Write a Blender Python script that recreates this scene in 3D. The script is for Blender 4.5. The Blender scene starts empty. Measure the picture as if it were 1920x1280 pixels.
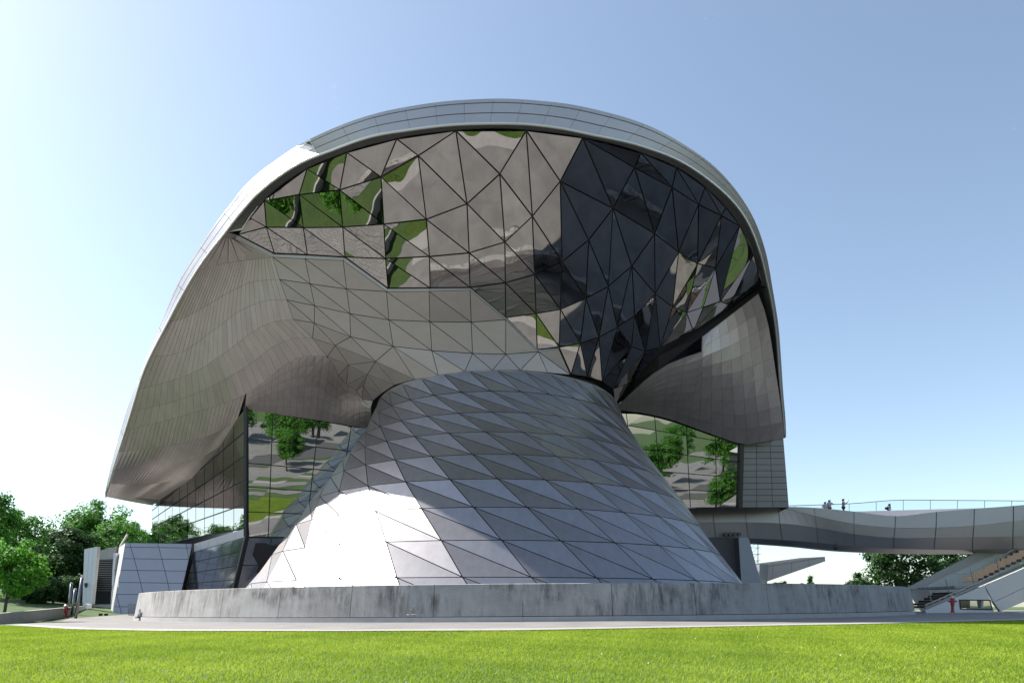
import bpy, bmesh, math, random
import numpy as np
from mathutils import Vector, Matrix
random.seed(7); rng = np.random.default_rng(7)
scn = bpy.context.scene
# ------------------------------------------------------------------ camera
F, HZ, CZ = 1200.0, 1137.0, 0.8          # focal length and horizon row in photo pixels, eye height
cam = bpy.data.cameras.new('camera'); camo = bpy.data.objects.new('camera', cam)
scn.collection.objects.link(camo); scn.camera = camo
cam.sensor_width = 36; cam.lens = 36*F/1920; cam.shift_y = (HZ-640)/1920
cam.clip_start = 0.1; cam.clip_end = 6000
camo.location = (0, 0, CZ); camo.rotation_euler = (math.pi/2, 0, 0)
# ------------------------------------------------------------------ light
SUN_AZ, SUN_EL = math.radians(-70.5), math.radians(47)     # azimuth from the view axis, left is negative
world = bpy.data.worlds.new('World'); scn.world = world; world.use_nodes = True
wn = world.node_tree.nodes; wl = world.node_tree.links
for n in list(wn): wn.remove(n)
w_out = wn.new('ShaderNodeOutputWorld'); w_bg = wn.new('ShaderNodeBackground'); w_sky = wn.new('ShaderNodeTexSky')
w_sky.sky_type = 'NISHITA'; w_sky.sun_disc = False
w_sky.sun_elevation = SUN_EL; w_sky.sun_rotation = SUN_AZ
w_sky.air_density = 1.0; w_sky.dust_density = 1.2; w_sky.ozone_density = 1.5; w_sky.altitude = 500
w_bg.inputs['Strength'].default_value = 0.108
w_tc = wn.new('ShaderNodeTexCoord'); w_mp = wn.new('ShaderNodeMapping'); w_mp.inputs['Scale'].default_value = (3.2, 3.2, 9.5); w_mp.inputs['Location'].default_value = (1.7, .4, .3)
w_nz = wn.new('ShaderNodeTexNoise'); w_nz.inputs['Scale'].default_value = 1.6; w_nz.inputs['Detail'].default_value = 9; w_nz.inputs['Roughness'].default_value = .62
w_rp = wn.new('ShaderNodeMapRange'); w_rp.inputs[1].default_value = .66; w_rp.inputs[2].default_value = .86; w_rp.inputs[3].default_value = 0; w_rp.inputs[4].default_value = .55
w_mx = wn.new('ShaderNodeMix'); w_mx.data_type = 'RGBA'; w_mx.inputs[7].default_value = (5.2, 5.5, 5.8, 1)
wl.new(w_tc.outputs['Generated'], w_mp.inputs[0]); wl.new(w_mp.outputs[0], w_nz.inputs['Vector']); wl.new(w_nz.outputs[0], w_rp.inputs[0]); wl.new(w_rp.outputs[0], w_mx.inputs[0]); w_hs = wn.new('ShaderNodeHueSaturation'); w_hs.inputs['Saturation'].default_value = .88; wl.new(w_sky.outputs[0], w_hs.inputs['Color']); w_tn = wn.new('ShaderNodeMix'); w_tn.data_type = 'RGBA'; w_tn.blend_type = 'MULTIPLY'; w_tn.inputs[0].default_value = 1; w_tn.inputs[7].default_value = (1.02, 1.03, .97, 1); wl.new(w_hs.outputs[0], w_tn.inputs[6]); wl.new(w_tn.outputs[2], w_mx.inputs[6])
wl.new(w_mx.outputs[2], w_bg.inputs['Color']); wl.new(w_bg.outputs[0], w_out.inputs['Surface'])
sl = bpy.data.lights.new('sun', 'SUN'); sl.energy = 4.9; sl.angle = math.radians(0.53); sl.color = (1, 0.95, 0.87)
so = bpy.data.objects.new('sun', sl); scn.collection.objects.link(so)
SDIR = Vector((math.sin(SUN_AZ)*math.cos(SUN_EL), math.cos(SUN_AZ)*math.cos(SUN_EL), math.sin(SUN_EL)))
so.rotation_euler = SDIR.to_track_quat('Z', 'Y').to_euler(); so.location = SDIR*200
scn.view_settings.view_transform = 'Standard'; scn.view_settings.look = 'None'
scn.view_settings.gamma = 1; scn.view_settings.use_curve_mapping = False
scn.view_settings.exposure = 1.12
scn.render.engine = 'CYCLES'
scn.cycles.max_bounces = 8; scn.cycles.glossy_bounces = 5; scn.cycles.diffuse_bounces = 4; scn.cycles.transparent_max_bounces = 8

# ------------------------------------------------------------------ helpers
COL = scn.collection
def P(px, py, D): return Vector(((px-960)/F*D, D, CZ+(HZ-py)/F*D))
def mesh(name, verts, faces, mats, smooth=False, midx=None):
    me = bpy.data.meshes.new(name)
    me.from_pydata([tuple(v) for v in verts], [], faces)
    for m in (mats if isinstance(mats, (list, tuple)) else [mats]): me.materials.append(m)
    if midx is not None: me.polygons.foreach_set('material_index', midx)
    if smooth: me.polygons.foreach_set('use_smooth', [True]*len(me.polygons))
    me.update(); return me
def obj(name, me, parent=None, kind=None):
    o = bpy.data.objects.new(name, me); COL.objects.link(o)
    if parent: o.parent = parent
    if kind: o['kind'] = kind
    return o
def thing(name, label, cat, loc=(0, 0, 0), group=None):
    o = bpy.data.objects.new(name, None); COL.objects.link(o); o.location = loc; o.empty_display_size = .3
    o['label'] = label; o['category'] = cat
    if group: o['group'] = group
    return o
def tag(o, label, cat, group=None):
    o['label'] = label; o['category'] = cat
    if group: o['group'] = group
    return o
class MB:                                   # mesh builder
    def __init__(s, org=(0, 0, 0)): s.v = []; s.f = []; s.m = []; s.o = Vector(org)
    def poly(s, pts, m=0):
        b = len(s.v); s.v += [Vector(p)-s.o for p in pts]; s.f.append(tuple(range(b, b+len(pts)))); s.m.append(m)
    def hexa(s, q, m=0):                    # q: 4 points of one face then the 4 opposite ones
        b = len(s.v); s.v += [Vector(p)-s.o for p in q]
        for f in ((0,1,2,3),(7,6,5,4),(0,4,5,1),(1,5,6,2),(2,6,7,3),(3,7,4,0)): s.f.append(tuple(b+i for i in f)); s.m.append(m)
    def box(s, c, d, rz=0, m=0):
        c = Vector(c); R = Matrix.Rotation(rz, 3, 'Z'); x, y, z = d[0]/2, d[1]/2, d[2]/2
        s.hexa([c+R@Vector(p) for p in ((-x,-y,-z),(x,-y,-z),(x,-y,z),(-x,-y,z),(-x,y,-z),(x,y,-z),(x,y,z),(-x,y,z))], m)
    def bar(s, a, b, w, h=None, m=0, up=(0, 0, 1)):
        a, b = Vector(a), Vector(b); h = h or w; t = (b-a).normalized(); u = Vector(up)
        if abs(t.dot(u)) > .97: u = Vector((0, 1, 0))
        x = t.cross(u).normalized()*w/2; y = x.cross(t).normalized()*h/2
        s.hexa([a-x-y, a+x-y, a+x+y, a-x+y, b-x-y, b+x-y, b+x+y, b-x+y], m)
    def tube(s, pts, rad, n=8, m=0, cap=True):
        pts = [Vector(p) for p in pts]; rad = rad if isinstance(rad, (list, tuple)) else [rad]*len(pts)
        rings = []
        for i, p in enumerate(pts):
            t = (pts[min(i+1, len(pts)-1)]-pts[max(i-1, 0)]).normalized(); u = Vector((0, 0, 1)) if abs(t.z) < .95 else Vector((1, 0, 0))
            x = t.cross(u).normalized(); y = t.cross(x).normalized(); b = len(s.v)
            for k in range(n):
                a = 2*math.pi*k/n; s.v.append(p+(x*math.cos(a)+y*math.sin(a))*rad[i]-s.o)
            rings.append(b)
        for i in range(len(pts)-1):
            for k in range(n):
                k2 = (k+1) % n; s.f.append((rings[i]+k, rings[i]+k2, rings[i+1]+k2, rings[i+1]+k)); s.m.append(m)
        if cap:
            s.f.append(tuple(rings[0]+k for k in range(n))[::-1]); s.m.append(m); s.f.append(tuple(rings[-1]+k for k in range(n))); s.m.append(m)
    def lathe(s, c, prof, n=12, m=0):       # prof: (r, z) list upward from c
        s.tube([Vector(c)+Vector((0, 0, z)) for r, z in prof], [max(r, 1e-3) for r, z in prof], n, m)
    def grid(s, rows, m=0):
        b = len(s.v); nc = len(rows[0])
        for r in rows: s.v += [Vector(p)-s.o for p in r]
        for i in range(len(rows)-1):
            for j in range(nc-1): s.f.append((b+i*nc+j, b+i*nc+j+1, b+(i+1)*nc+j+1, b+(i+1)*nc+j)); s.m.append(m)
    def build(s, name, mats, parent=None, kind=None, smooth=False):
        return obj(name, mesh(name, s.v, s.f, mats, smooth, s.m if isinstance(mats, (list, tuple)) else None), parent, kind)
def inset(pts, d):
    n = len(pts); c = sum(pts, Vector())/n
    nor = (pts[1]-pts[0]).cross(pts[2]-pts[0]).normalized()
    if n == 4: nor = (pts[2]-pts[0]).cross(pts[3]-pts[1]).normalized()
    en = []
    for i in range(n):
        e = (pts[(i+1) % n]-pts[i]).normalized(); q = nor.cross(e).normalized(); en.append(q)
    r = min(max((c-pts[i]).dot(en[i]), 1e-4) for i in range(n)); d = min(d, .35*r)
    out = []
    for i in range(n):
        a, b = en[i-1], en[i]; k = 1+a.dot(b); out.append(pts[i]+(a+b)*(d/max(k, .12)))
    return out, nor
def panel(name, pts, mat, parent, org, gap=.03, out=None, thick=.05, proud=0.0):
    pts = [Vector(p) for p in pts]
    c = sum(pts, Vector())/len(pts); out = out or (Vector((0, 0, CZ))-c)
    n = (pts[1]-pts[0]).cross(pts[2]-pts[0])
    if n.dot(out) < 0: pts = pts[::-1]
    q, nor = inset(pts, gap); k = len(q); org = Vector(org)
    v = [p+nor*proud-org for p in q]+[p+nor*(proud-thick)-org for p in q]
    f = [tuple(range(k))]+[(i, k+i, k+(i+1) % k, (i+1) % k) for i in range(k)]
    if name == 'glass_pane':
        for i in range(k): v[i] = v[i]+nor*random.uniform(-.018, .018)
    return obj(name, mesh(name, v, f, mat), parent)
def lerp(a, b, t): return a+(b-a)*t
def bil(c, u, v):                            # corners TL TR BR BL
    return lerp(lerp(c[0], c[1], u), lerp(c[3], c[2], u), v)
def panels(name, c, us, vs, mat, parent, org, gap=.03, **k):
    for i in range(len(us)-1):
        for j in range(len(vs)-1):
            m = mat(i, j) if callable(mat) else mat
            panel(name, [bil(c, us[i], vs[j]), bil(c, us[i+1], vs[j]), bil(c, us[i+1], vs[j+1]), bil(c, us[i], vs[j+1])], m, parent, org, gap, **k)
def backing(name, c, mat, parent, org, off=.06):
    out = Vector((0, 0, CZ))-c[0]; n = (c[1]-c[0]).cross(c[3]-c[0]).normalized()
    if n.dot(out) < 0: n = -n
    mb = MB(org); f = [p-n*off for p in c]; b = [p-n*(off+.25) for p in c]
    mb.hexa(f+b); return mb.build(name, mat, parent)
class TPS:
    def __init__(s, ctrl):
        a = np.array(ctrl, float); s.p = a[:, :2]/500; y = 1/a[:, 2]; n = len(a)
        K = s.k(s.p, s.p)+np.eye(n)*1e-4; Q = np.c_[np.ones(n), s.p]
        A = np.block([[K, Q], [Q.T, np.zeros((3, 3))]]); s.w = np.linalg.solve(A, np.r_[y, 0, 0, 0])
    def k(s, a, b):
        r2 = ((a[:, None]-b[None])**2).sum(-1); return .5*r2*np.log(r2+1e-12)
    def D(s, px, py):
        q = np.array([[px, py]])/500; return float(1/(np.r_[s.k(q, s.p)[0], 1, q[0]]@s.w))
    def __call__(s, px, py): return P(px, py, s.D(px, py))
def linspace(a, b, n): return [a+(b-a)*i/n for i in range(n+1)]
def resample(pts, n):
    pts = [Vector(p) for p in pts]; L = [0]
    for a, b in zip(pts, pts[1:]): L.append(L[-1]+(b-a).length)
    out = []
    for i in range(n+1):
        t = L[-1]*i/n; k = max(j for j in range(len(L)-1) if L[j] <= t+1e-9); u = (t-L[k])/max(L[k+1]-L[k], 1e-9)
        out.append(lerp(pts[k], pts[k+1], u))
    return out
def smooth_px(pts, n):                       # Catmull-Rom through 2-D points, resampled by length
    p = [Vector((a, b, 0)) for a, b in pts]; o = []
    for i in range(len(p)-1):
        a, b, c, d = p[max(i-1, 0)], p[i], p[i+1], p[min(i+2, len(p)-1)]
        for k in range(10):
            t = k/10; o.append(.5*((2*b)+(c-a)*t+(2*a-5*b+4*c-d)*t*t+(3*b-a-3*c+d)*t**3))
    o.append(p[-1]); return [(q.x, q.y) for q in resample(o, n)]

# ------------------------------------------------------------------ materials
def mat(name, color, rough=.5, metal=0, spec=.5, var=0, noise=None, bump=None, objvar=0):
    m = bpy.data.materials.new(name); m.use_nodes = True; nt = m.node_tree; b = nt.nodes['Principled BSDF']
    b.inputs['Base Color'].default_value = (*color, 1); b.inputs['Roughness'].default_value = rough
    b.inputs['Metallic'].default_value = metal; b.inputs['Specular IOR Level'].default_value = spec
    N, L = nt.nodes, nt.links; src = None
    if noise or objvar:
        tc = N.new('ShaderNodeTexCoord'); fac = None
        if noise:
            sc, amt = noise[0], noise[1]
            mp = N.new('ShaderNodeMapping'); mp.inputs['Scale'].default_value = sc if isinstance(sc, tuple) else (sc,)*3
            L.new(tc.outputs['Object'], mp.inputs[0])
            nz = N.new('ShaderNodeTexNoise'); nz.inputs['Scale'].default_value = 1; nz.inputs['Detail'].default_value = 6; nz.inputs['Roughness'].default_value = .6
            L.new(mp.outputs[0], nz.inputs['Vector'])
            mr = N.new('ShaderNodeMapRange'); mr.inputs[1].default_value = .25; mr.inputs[2].default_value = .75
            mr.inputs[3].default_value = 1-amt; mr.inputs[4].default_value = 1+amt; L.new(nz.outputs[0], mr.inputs[0]); fac = mr.outputs[0]
        if objvar:
            oi = N.new('ShaderNodeObjectInfo'); mr2 = N.new('ShaderNodeMapRange'); mr2.inputs[3].default_value = 1-objvar; mr2.inputs[4].default_value = 1+objvar
            L.new(oi.outputs['Random'], mr2.inputs[0])
            if fac:
                mu = N.new('ShaderNodeMath'); mu.operation = 'MULTIPLY'; L.new(fac, mu.inputs[0]); L.new(mr2.outputs[0], mu.inputs[1]); fac = mu.outputs[0]
            else: fac = mr2.outputs[0]
        vm = N.new('ShaderNodeVectorMath'); vm.operation = 'SCALE'; vm.inputs[0].default_value = color; L.new(fac, vm.inputs['Scale'])
        L.new(vm.outputs[0], b.inputs['Base Color'])
    if bump:
        sc, dist = bump
        tc2 = N.new('ShaderNodeTexCoord'); mp2 = N.new('ShaderNodeMapping'); mp2.inputs['Scale'].default_value = sc if isinstance(sc, tuple) else (sc,)*3
        L.new(tc2.outputs['Object'], mp2.inputs[0]); nb = N.new('ShaderNodeTexNoise'); nb.inputs['Scale'].default_value = 1; nb.inputs['Detail'].default_value = 1
        L.new(mp2.outputs[0], nb.inputs['Vector']); bp = N.new('ShaderNodeBump'); bp.inputs['Strength'].default_value = 1; bp.inputs['Distance'].default_value = dist
        L.new(nb.outputs[0], bp.inputs['Height']); L.new(bp.outputs[0], b.inputs['Normal'])
    return m
M_cone = mat('stainless_panel', (.35, .335, .35), .35, .80, noise=((2.2, 2.2, .35), .10), objvar=.06, bump=(.5, .008))
M_metal = mat('matt_steel_panel', (.41, .36, .355), .5, .45, noise=((.7, .7, 2), .06), objvar=.05)
M_soff = mat('soffit_steel', (.45, .385, .385), .42, .5, noise=((1.2, .5, .5), .11), objvar=.055)
M_sjoint = mat('soffit_joint', (.10, .095, .09), .7)
M_fasc = mat('fascia_steel', (.44, .43, .475), .42, .25, noise=(.5, .04), objvar=.03)
M_lip = mat('rim_trim_metal', (.72, .70, .68), .4, 1)
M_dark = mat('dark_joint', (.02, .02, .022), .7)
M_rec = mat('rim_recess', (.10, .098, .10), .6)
M_glass = mat('mirror_glazing', (.345, .337, .325), .012, 1, bump=(.42, .03), objvar=.09)
M_fglass = mat('facade_glazing', (.38, .39, .385), .012, 1, bump=(.30, .014))
M_lglass = mat('reflection_tint_glazing', (.17, .185, .23), .12, .8)  # blue-grey tint stands in for the reflected terrace cladding
M_mull = mat('black_mullion', (.022, .021, .022), .45)
M_roof = mat('roof_sheet', (.35, .36, .38), .5, .6)
M_wallclad = mat('wall_cladding', (.20, .195, .20), .5, .6, objvar=.05)

# ------------------------------------------------------------------ ground
EDGE = [(-36, 52), (-31, 43), (-28.5, 36), (-18.6, 27), (-13.5, 24.5), (-6, 22.3), (0, 22.3), (6.3, 23.5), (11.2, 25.2), (13.8, 26), (24, 30), (60, 46), (95, 60)]
EX = np.array([p[0] for p in EDGE]); EY = np.array([p[1] for p in EDGE])
def edge(x): return float(np.interp(x, EX, EY))
def gz(x, y):
    g = .0075*max(-45, min(60, x))
    g += .03*max(0, min(16, y-48))*(1 if x < -20 else max(0, 1-(x+20)/15))
    e = float(np.interp(x, [-28.5, -18.6, -6, 6.3, 24, 60, 95], [34, 27, 22.3, 23.5, 30, 40, 46]))
    t = max(0, (e-y)/24)
    return g-.78*min(t, 1.6)*(1 if t < 1 else 1)

# ================================================================== the building
BASE = Vector((-1.2, 56, 0)); CX, CY = -1.2, 56.0
bld = thing('exhibition_building', 'large steel and glass pavilion with an hourglass cone under a swooping roof', 'building', BASE)
# ---- lower cone: twisted triangular steel panels on a surface of revolution
PZ = [0.2, 1, 2, 5, 9, 13, 15.5, 17.6, 19]; PR = [22.0, 21.4, 20.6, 18.4, 15.8, 12.9, 11.3, 10.4, 10.2]
def cone_R(z): return float(np.interp(z, PZ, PR))
ROWZ = [17.65, 15.92, 14.12, 12.48, 10.67, 8.82, 6.85, 4.70, 2.46, .35]
ROWO = [-43.1, -34.1, -22.7, -13.4, -5.3, 1.1, 7.1, 12.7, 17.4, 21.5]
NC = 33; DPH = 360/NC
def cone_pt(r, k, dr=0):
    a = math.radians(ROWO[r]+DPH*k); R = cone_R(ROWZ[r])+dr
    return Vector((CX+R*math.sin(a), CY-R*math.cos(a), ROWZ[r]))
mb = MB(BASE)
mb.grid([[Vector((CX+(cone_R(z)-.5)*math.sin(a), CY-(cone_R(z)-.5)*math.cos(a), z)) for a in np.linspace(0, 2*math.pi, 67)] for z in (.1, 1.2, 2.5, 4.7, 6.9, 8.8, 10.7, 12.5, 14.1, 15.9, 17.65, 18.2)])
cone = mb.build('cone_core', M_dark, bld)
rest = MB(BASE)
for r in range(len(ROWZ)-1):
    for k in range(-16, 17):
        A, B, C_, D_ = cone_pt(r, k), cone_pt(r, k+1), cone_pt(r+1, k), cone_pt(r+1, k+1)
        mid = (ROWO[r]+ROWO[r+1])/2+DPH*(k+.5); mid = (mid+180) % 360-180
        for tri in ((A, B, D_), (A, D_, C_)):
            c = sum(tri, Vector())/3; outv = Vector((c.x-CX, c.y-CY, .3))
            if -78 < mid < 78: panel('cone_panel', tri, M_cone, cone, BASE, .032, outv)
            else:
                q = list(tri)
                if (q[1]-q[0]).cross(q[2]-q[0]).dot(outv) < 0: q = q[::-1]
                rest.poly(inset(q, .032)[0])
rest.build('cone_panel_rear', M_cone, cone, 'stuff')

# ---- roof rim: outer edge, lower edge and glass line as curves around the head of the building
S_px = [(196,929),(218,835),(240.5,759),(260,706),(282,648),(304,600),(336,525),(360.5,484.5),(382,451),(408.6,412),(434,380),(446,363),(480,329),(523,297),(569.5,267),(609,247.5),(647,231.7),(716,210),(784,197),(869,187.5),(931,185),(1009,188.8),(1087,199),(1141,211.5),(1228,241),(1287,274),(1337,310),(1378,354),(1412,407),(1434,466),(1449,543),(1461,624),(1465,680),(1469,740),(1474,819)]
L_px = [(198,931),(225.5,835),(248,763),(269,695),(308,615),(334,565),(360,519),(395,468),(419,438),(460,386),(477,367),(561,305),(624,279),(695,254),(770,241),(847,232),(920,229.5),(990,231),(1060,240),(1122,253),(1209,274),(1275,300),(1331,337),(1375,377),(1403,417),(1425,472),(1440,532),(1456,624),(1461,690),(1465,740),(1471,820)]
L_D = [((198,931),61),((225.5,835),58),((259,725),54),((315,600),49.8),((398,464),44.8),((421,435),43.7),((477,366),41.3),((561,305),38.6),((624,279),37.2),((695,254),36.1),((770,241),35.6),((847,232),35.3),((990,231),35.2),((1122,253),35.7),((1209,274),36.4),((1275,300),37.4),((1331,337),38.9),((1375,377),40.6),((1403,417),42.2),((1425,472),45.4),((1440,532),48.2),((1456,624),51.4),((1461,690),53.2),((1471,820),56)]
G_px = [(200,931),(228,836),(262,726),(318,601),(402,463),(424,437),(446,440),(469,409),(495.6,376),(575.5,316.8),(650,286),(744,260.6),(854.7,245.5),(987,244.6),(1092.6,258.4),(1201.7,286.7),(1268.7,314.2),(1322,351),(1361,389),(1387,423),(1413,477),(1429,533),(1445,548),(1453,624),(1458,690),(1468,820)]
PC = (930, 600)
def ang(p): return math.atan2(p[0]-PC[0], PC[1]-p[1])
def polar(pts):
    a = np.array([ang(p) for p in pts]); r = np.array([math.hypot(p[0]-PC[0], p[1]-PC[1]) for p in pts]); return a, r
Sa, Sr = polar(S_px); La, Lr = polar(L_px); Ga, Gr = polar(G_px)
Da = np.array([ang(p) for p, d in L_D]); Dd = np.array([d for p, d in L_D])
def smooth_interp(x, xs, ys):               # Catmull-Rom on irregular samples
    i = int(np.clip(np.searchsorted(xs, x)-1, 0, len(xs)-2)); h = xs[i+1]-xs[i]; t = (x-xs[i])/h
    def sl(j):
        a, b = max(j-1, 0), min(j+1, len(xs)-1); return (ys[b]-ys[a])/(xs[b]-xs[a])
    m0, m1 = sl(i)*h, sl(i+1)*h
    return float((2*t**3-3*t*t+1)*ys[i]+(t**3-2*t*t+t)*m0+(-2*t**3+3*t*t)*ys[i+1]+(t**3-t*t)*m1)
T0, T1 = float(La[0]), float(La[-1])
def curve(xs, rs, th):
    th = min(max(th, xs[0]), xs[-1]); r = smooth_interp(th, xs, rs); return PC[0]+r*math.sin(th), PC[1]-r*math.cos(th)
TB = lerp(T0, T1, round((ang((566, 285))-T0)/(T1-T0)*30)/30)
def rimD(th): return smooth_interp(min(max(th, Da[0]), Da[-1]), Da, Dd)
def rimS(th):
    x, y = curve(Sa, Sr, th); return P(x, y, rimD(th)+(1.05*min(1, (th-T0)/.12) if th < TB-.03 else lerp(1.05, 0, (th-TB+.03)/.03) if th < TB else 0 if th < 1.3 else -.05))
def rimL(th, dx=0, dD=0):
    x, y = curve(La, Lr, th); return P(x, y, rimD(th)+dD)
def rimG(th, dD=0):
    x, y = curve(Ga, Gr, th); w = max(0, min(1, (th+1.25)/.12))*max(0, min(1, (1.50-th)/.12)); return P(x, y, rimD(th)+.12+.95*w+dD)
NT = 150
TH = linspace(T0, T1, NT)
def roof_profile(th):                        # outer edge then back over the roof
    s = rimS(th); l = rimL(th); top = s+Vector((0, .25, .06))
    return s, l, top
mb = MB(BASE); rows = []
for th in TH:
    s = rimS(th); up = s+Vector((0, .35, .10)); rows.append([up, up+Vector((0, 4, .5)), Vector((up.x*1.02, 80, up.z+.9)), Vector((up.x*1.03, 108, up.z+.4))])
mb.grid(rows); mb.poly([r[-1] for r in rows]+[Vector((34, 108, 0)), Vector((-44, 108, 0))])
roof = mb.build('roof', M_roof, bld)
mb = MB(BASE); mb.grid([[rimS(t)+Vector((0, .12, 0)) for t in TH], [lerp(rimS(t), rimL(t), .5)+Vector((0, .12, 0)) for t in TH], [rimL(t)+Vector((0, .1, 0)) for t in TH]])
mb.grid([[rimS(t)+Vector((0, .12, 0)) for t in TH], [rimS(t)+Vector((0, .35, .10)) for t in TH]])
fascia = mb.build('roof_fascia', M_dark, bld)
NSEG = 30; FR = [0, .17, .60, 1.0]; sk = .018
for i in range(NSEG):
    for j in range(3):
        t0, t1 = lerp(T0, T1, i/NSEG), lerp(T0, T1, (i+1)/NSEG)
        def q(t, f): t = min(max(t+sk*(.5-f), T0), T1); return lerp(rimS(t), rimL(t), f)
        n = 5; ts = linspace(t0, t1, n); g = .0006
        ts[0] += g; ts[-1] -= g
        up = [q(t, FR[j]+(.02 if j else 0)) for t in ts]; lo = [q(t, FR[j+1]-.02 if j < 2 else 1) for t in ts]
        m = MB(BASE); m.grid([up, lo]); m.grid([[p+Vector((0, .1, 0)) for p in up], up]); m.grid([lo, [p+Vector((0, .1, 0)) for p in lo]])
        m.poly([up[0], lo[0], lo[0]+Vector((0, .1, 0)), up[0]+Vector((0, .1, 0))]); m.poly([up[-1], lo[-1], lo[-1]+Vector((0, .1, 0)), up[-1]+Vector((0, .1, 0))])
        m.build('fascia_panel', M_fasc, fascia)
# underside of the rim: pale lip, dark recess, bright trim above the glass
mb = MB(BASE); mb.tube([rimL(t)+Vector((0, .06, -.02)) for t in TH], .075, 8)
mb.build('rim_lip', M_lip, fascia, smooth=True)
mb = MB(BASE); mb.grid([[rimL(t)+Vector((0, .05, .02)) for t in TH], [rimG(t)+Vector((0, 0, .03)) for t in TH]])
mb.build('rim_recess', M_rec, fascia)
gl = [t for t in TH if -1.26 < t < 1.44]
mb = MB(BASE); mb.tube([rimG(t)+Vector((0, -.06, .07)) for t in gl], .06, 6); mb.build('rim_trim', M_lip, fascia, smooth=True)

# ---- upper funnel: glass and steel triangles. Vertices carry photo pixels; depth is the funnel's own surface.
def ringD(px, R=10.4):
    tx = (px-960)/F; a = 1+tx*tx; b = -2*(tx*CX+CY); c = CX*CX+CY*CY-R*R; d = b*b-4*a*c
    return (-b-math.sqrt(max(d, 0)))/(2*a)
SEAM = [(695,765),(699.3,750.6),(715.7,737.2),(740.5,721.3),(777.5,711),(822,703.5),(871.6,696),(923.2,693.8),(975.5,693.8),(1026.6,698.4),(1069.5,702.5),(1101,706.5),(1129.5,714.7),(1150,729)]
ctrl = [(x, y, ringD(x)) for x, y in SEAM]
for x, y in G_px[6:22]: 
    ctrl.append((x, y, rimD(ang((x, y)))+1.07))
ctrl += [(198,931,61),(226,836,58.1),(261,725,54.1),(316,600,50),(400,464,45),(421,437,43.9)]
for x_, o_ in ((780, .45), (880, .1), (960, 0), (1040, .1), (1120, .5)):      # the funnel is a straight cone that turns sharply at the neck
    ctrl += [(x_, y_, d_+o_) for y_, d_ in ((331, 38.0), (416, 40.0), (493, 41.9), (563, 43.8), (602, 44.9), (640, 45.85))]
ctrl += [(1230,550,45.6),(1185,650,48.6),(1240,650,49.4),(1300,620,50.2),(1370,570,50.2),
         (1153,757,55.2),(1190,712,52.8),(640,500,44.6),(700,560,45.3),(710,620,46.6)]
ctrl += [(570,520,45.6),(500,560,47.0),(550,640,48.6),(600,690,50.6),(430,600,48.8),(420,680,50.8),(350,760,54.9),(458,765,54),(430,808,56.6),(400,855,59.2),(375,880,61.8),(340,915,66),(285,947,72.5),(300,850,59.2),(240,905,61.2),(650,735,53.6),(640,640,47.6),(690,690,48.6),(490,771,54.5),(550,781,55.2),(586,786,55.6),(632,794,56.4),(672,800,57.0),(700,800,57.6)]
FUN = TPS(ctrl)
V = dict(a=(445.8,439.7), b=(469,408.7), c=(495.6,376), d=(575.5,316.8), e=(650.3,285.9), f=(561,364.9), g=(636.9,356.3), h=(714.2,332), i=(499.4,425.9), j=(568.7,426.8), k=(642.5,425.9), l=(719.6,420.2),
 m=(514.5,474.8), n=(576.4,477.3), o=(646.8,481.6), p=(722.9,484.8), q=(727.6,539.8), e2=(743.8,260.6), r3=(854.7,245.5), r4=(986.7,245), s=(784.2,291.9), t=(937.2,326.2), u=(875.6,382.1), v=(799.3,411.3), w=(998.2,405.6), x=(946.6,454),
 aa=(805.2,481), y=(879.6,474.1), ab=(806.5,539.5), ac=(881.3,538.6), ad=(947.5,530), ae=(1002.4,514.5), af=(948.3,595.3), ag=(1005,587.6), r5=(1092.6,258.4), r6=(1201.7,286.7), r7=(1268.7,314.6), ah=(1050.5,340), ai=(1149.3,390.7), aj=(1189.7,314.2), ak=(1260.1,351.5),
 am=(1227.5,438), al=(1103.7,450), an=(1053.9,490.5), ao=(1184.5,499), ap=(1140.7,536.9), aq=(1098.6,559.2), ar=(1050.8,579.8), as_=(1228.3,550.6), at=(1190,592.2), au=(1157.3,613.3), av=(1122.9,631.9), aw=(1007.3,655), ax=(1048.5,651), ay=(1088,643.3),
 ba=(1070.8,701.5), bb=(1101,706), bc=(1129.3,714.7), bd=(1150,729.3), be=(1184,650), bf=(1210,658), bu=(1238,651), bv=(1190,714), bw=(1153,757), bg=(1310,383.3), bh=(1352.7,404.6), r8=(1322.2,350.8), r9=(1361,389.2), r10=(1387,423), r11=(1413,477), rE=(1429,533),
 bj=(1272.4,472.7), bk=(1308,494), bl=(1341.5,502.2), bn=(1261,575), bo=(1287.6,586), bq=(1318.8,576), br=(1350.6,565), bs=(1375,557), e1=(1300,621), e3=(1372,573))
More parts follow.
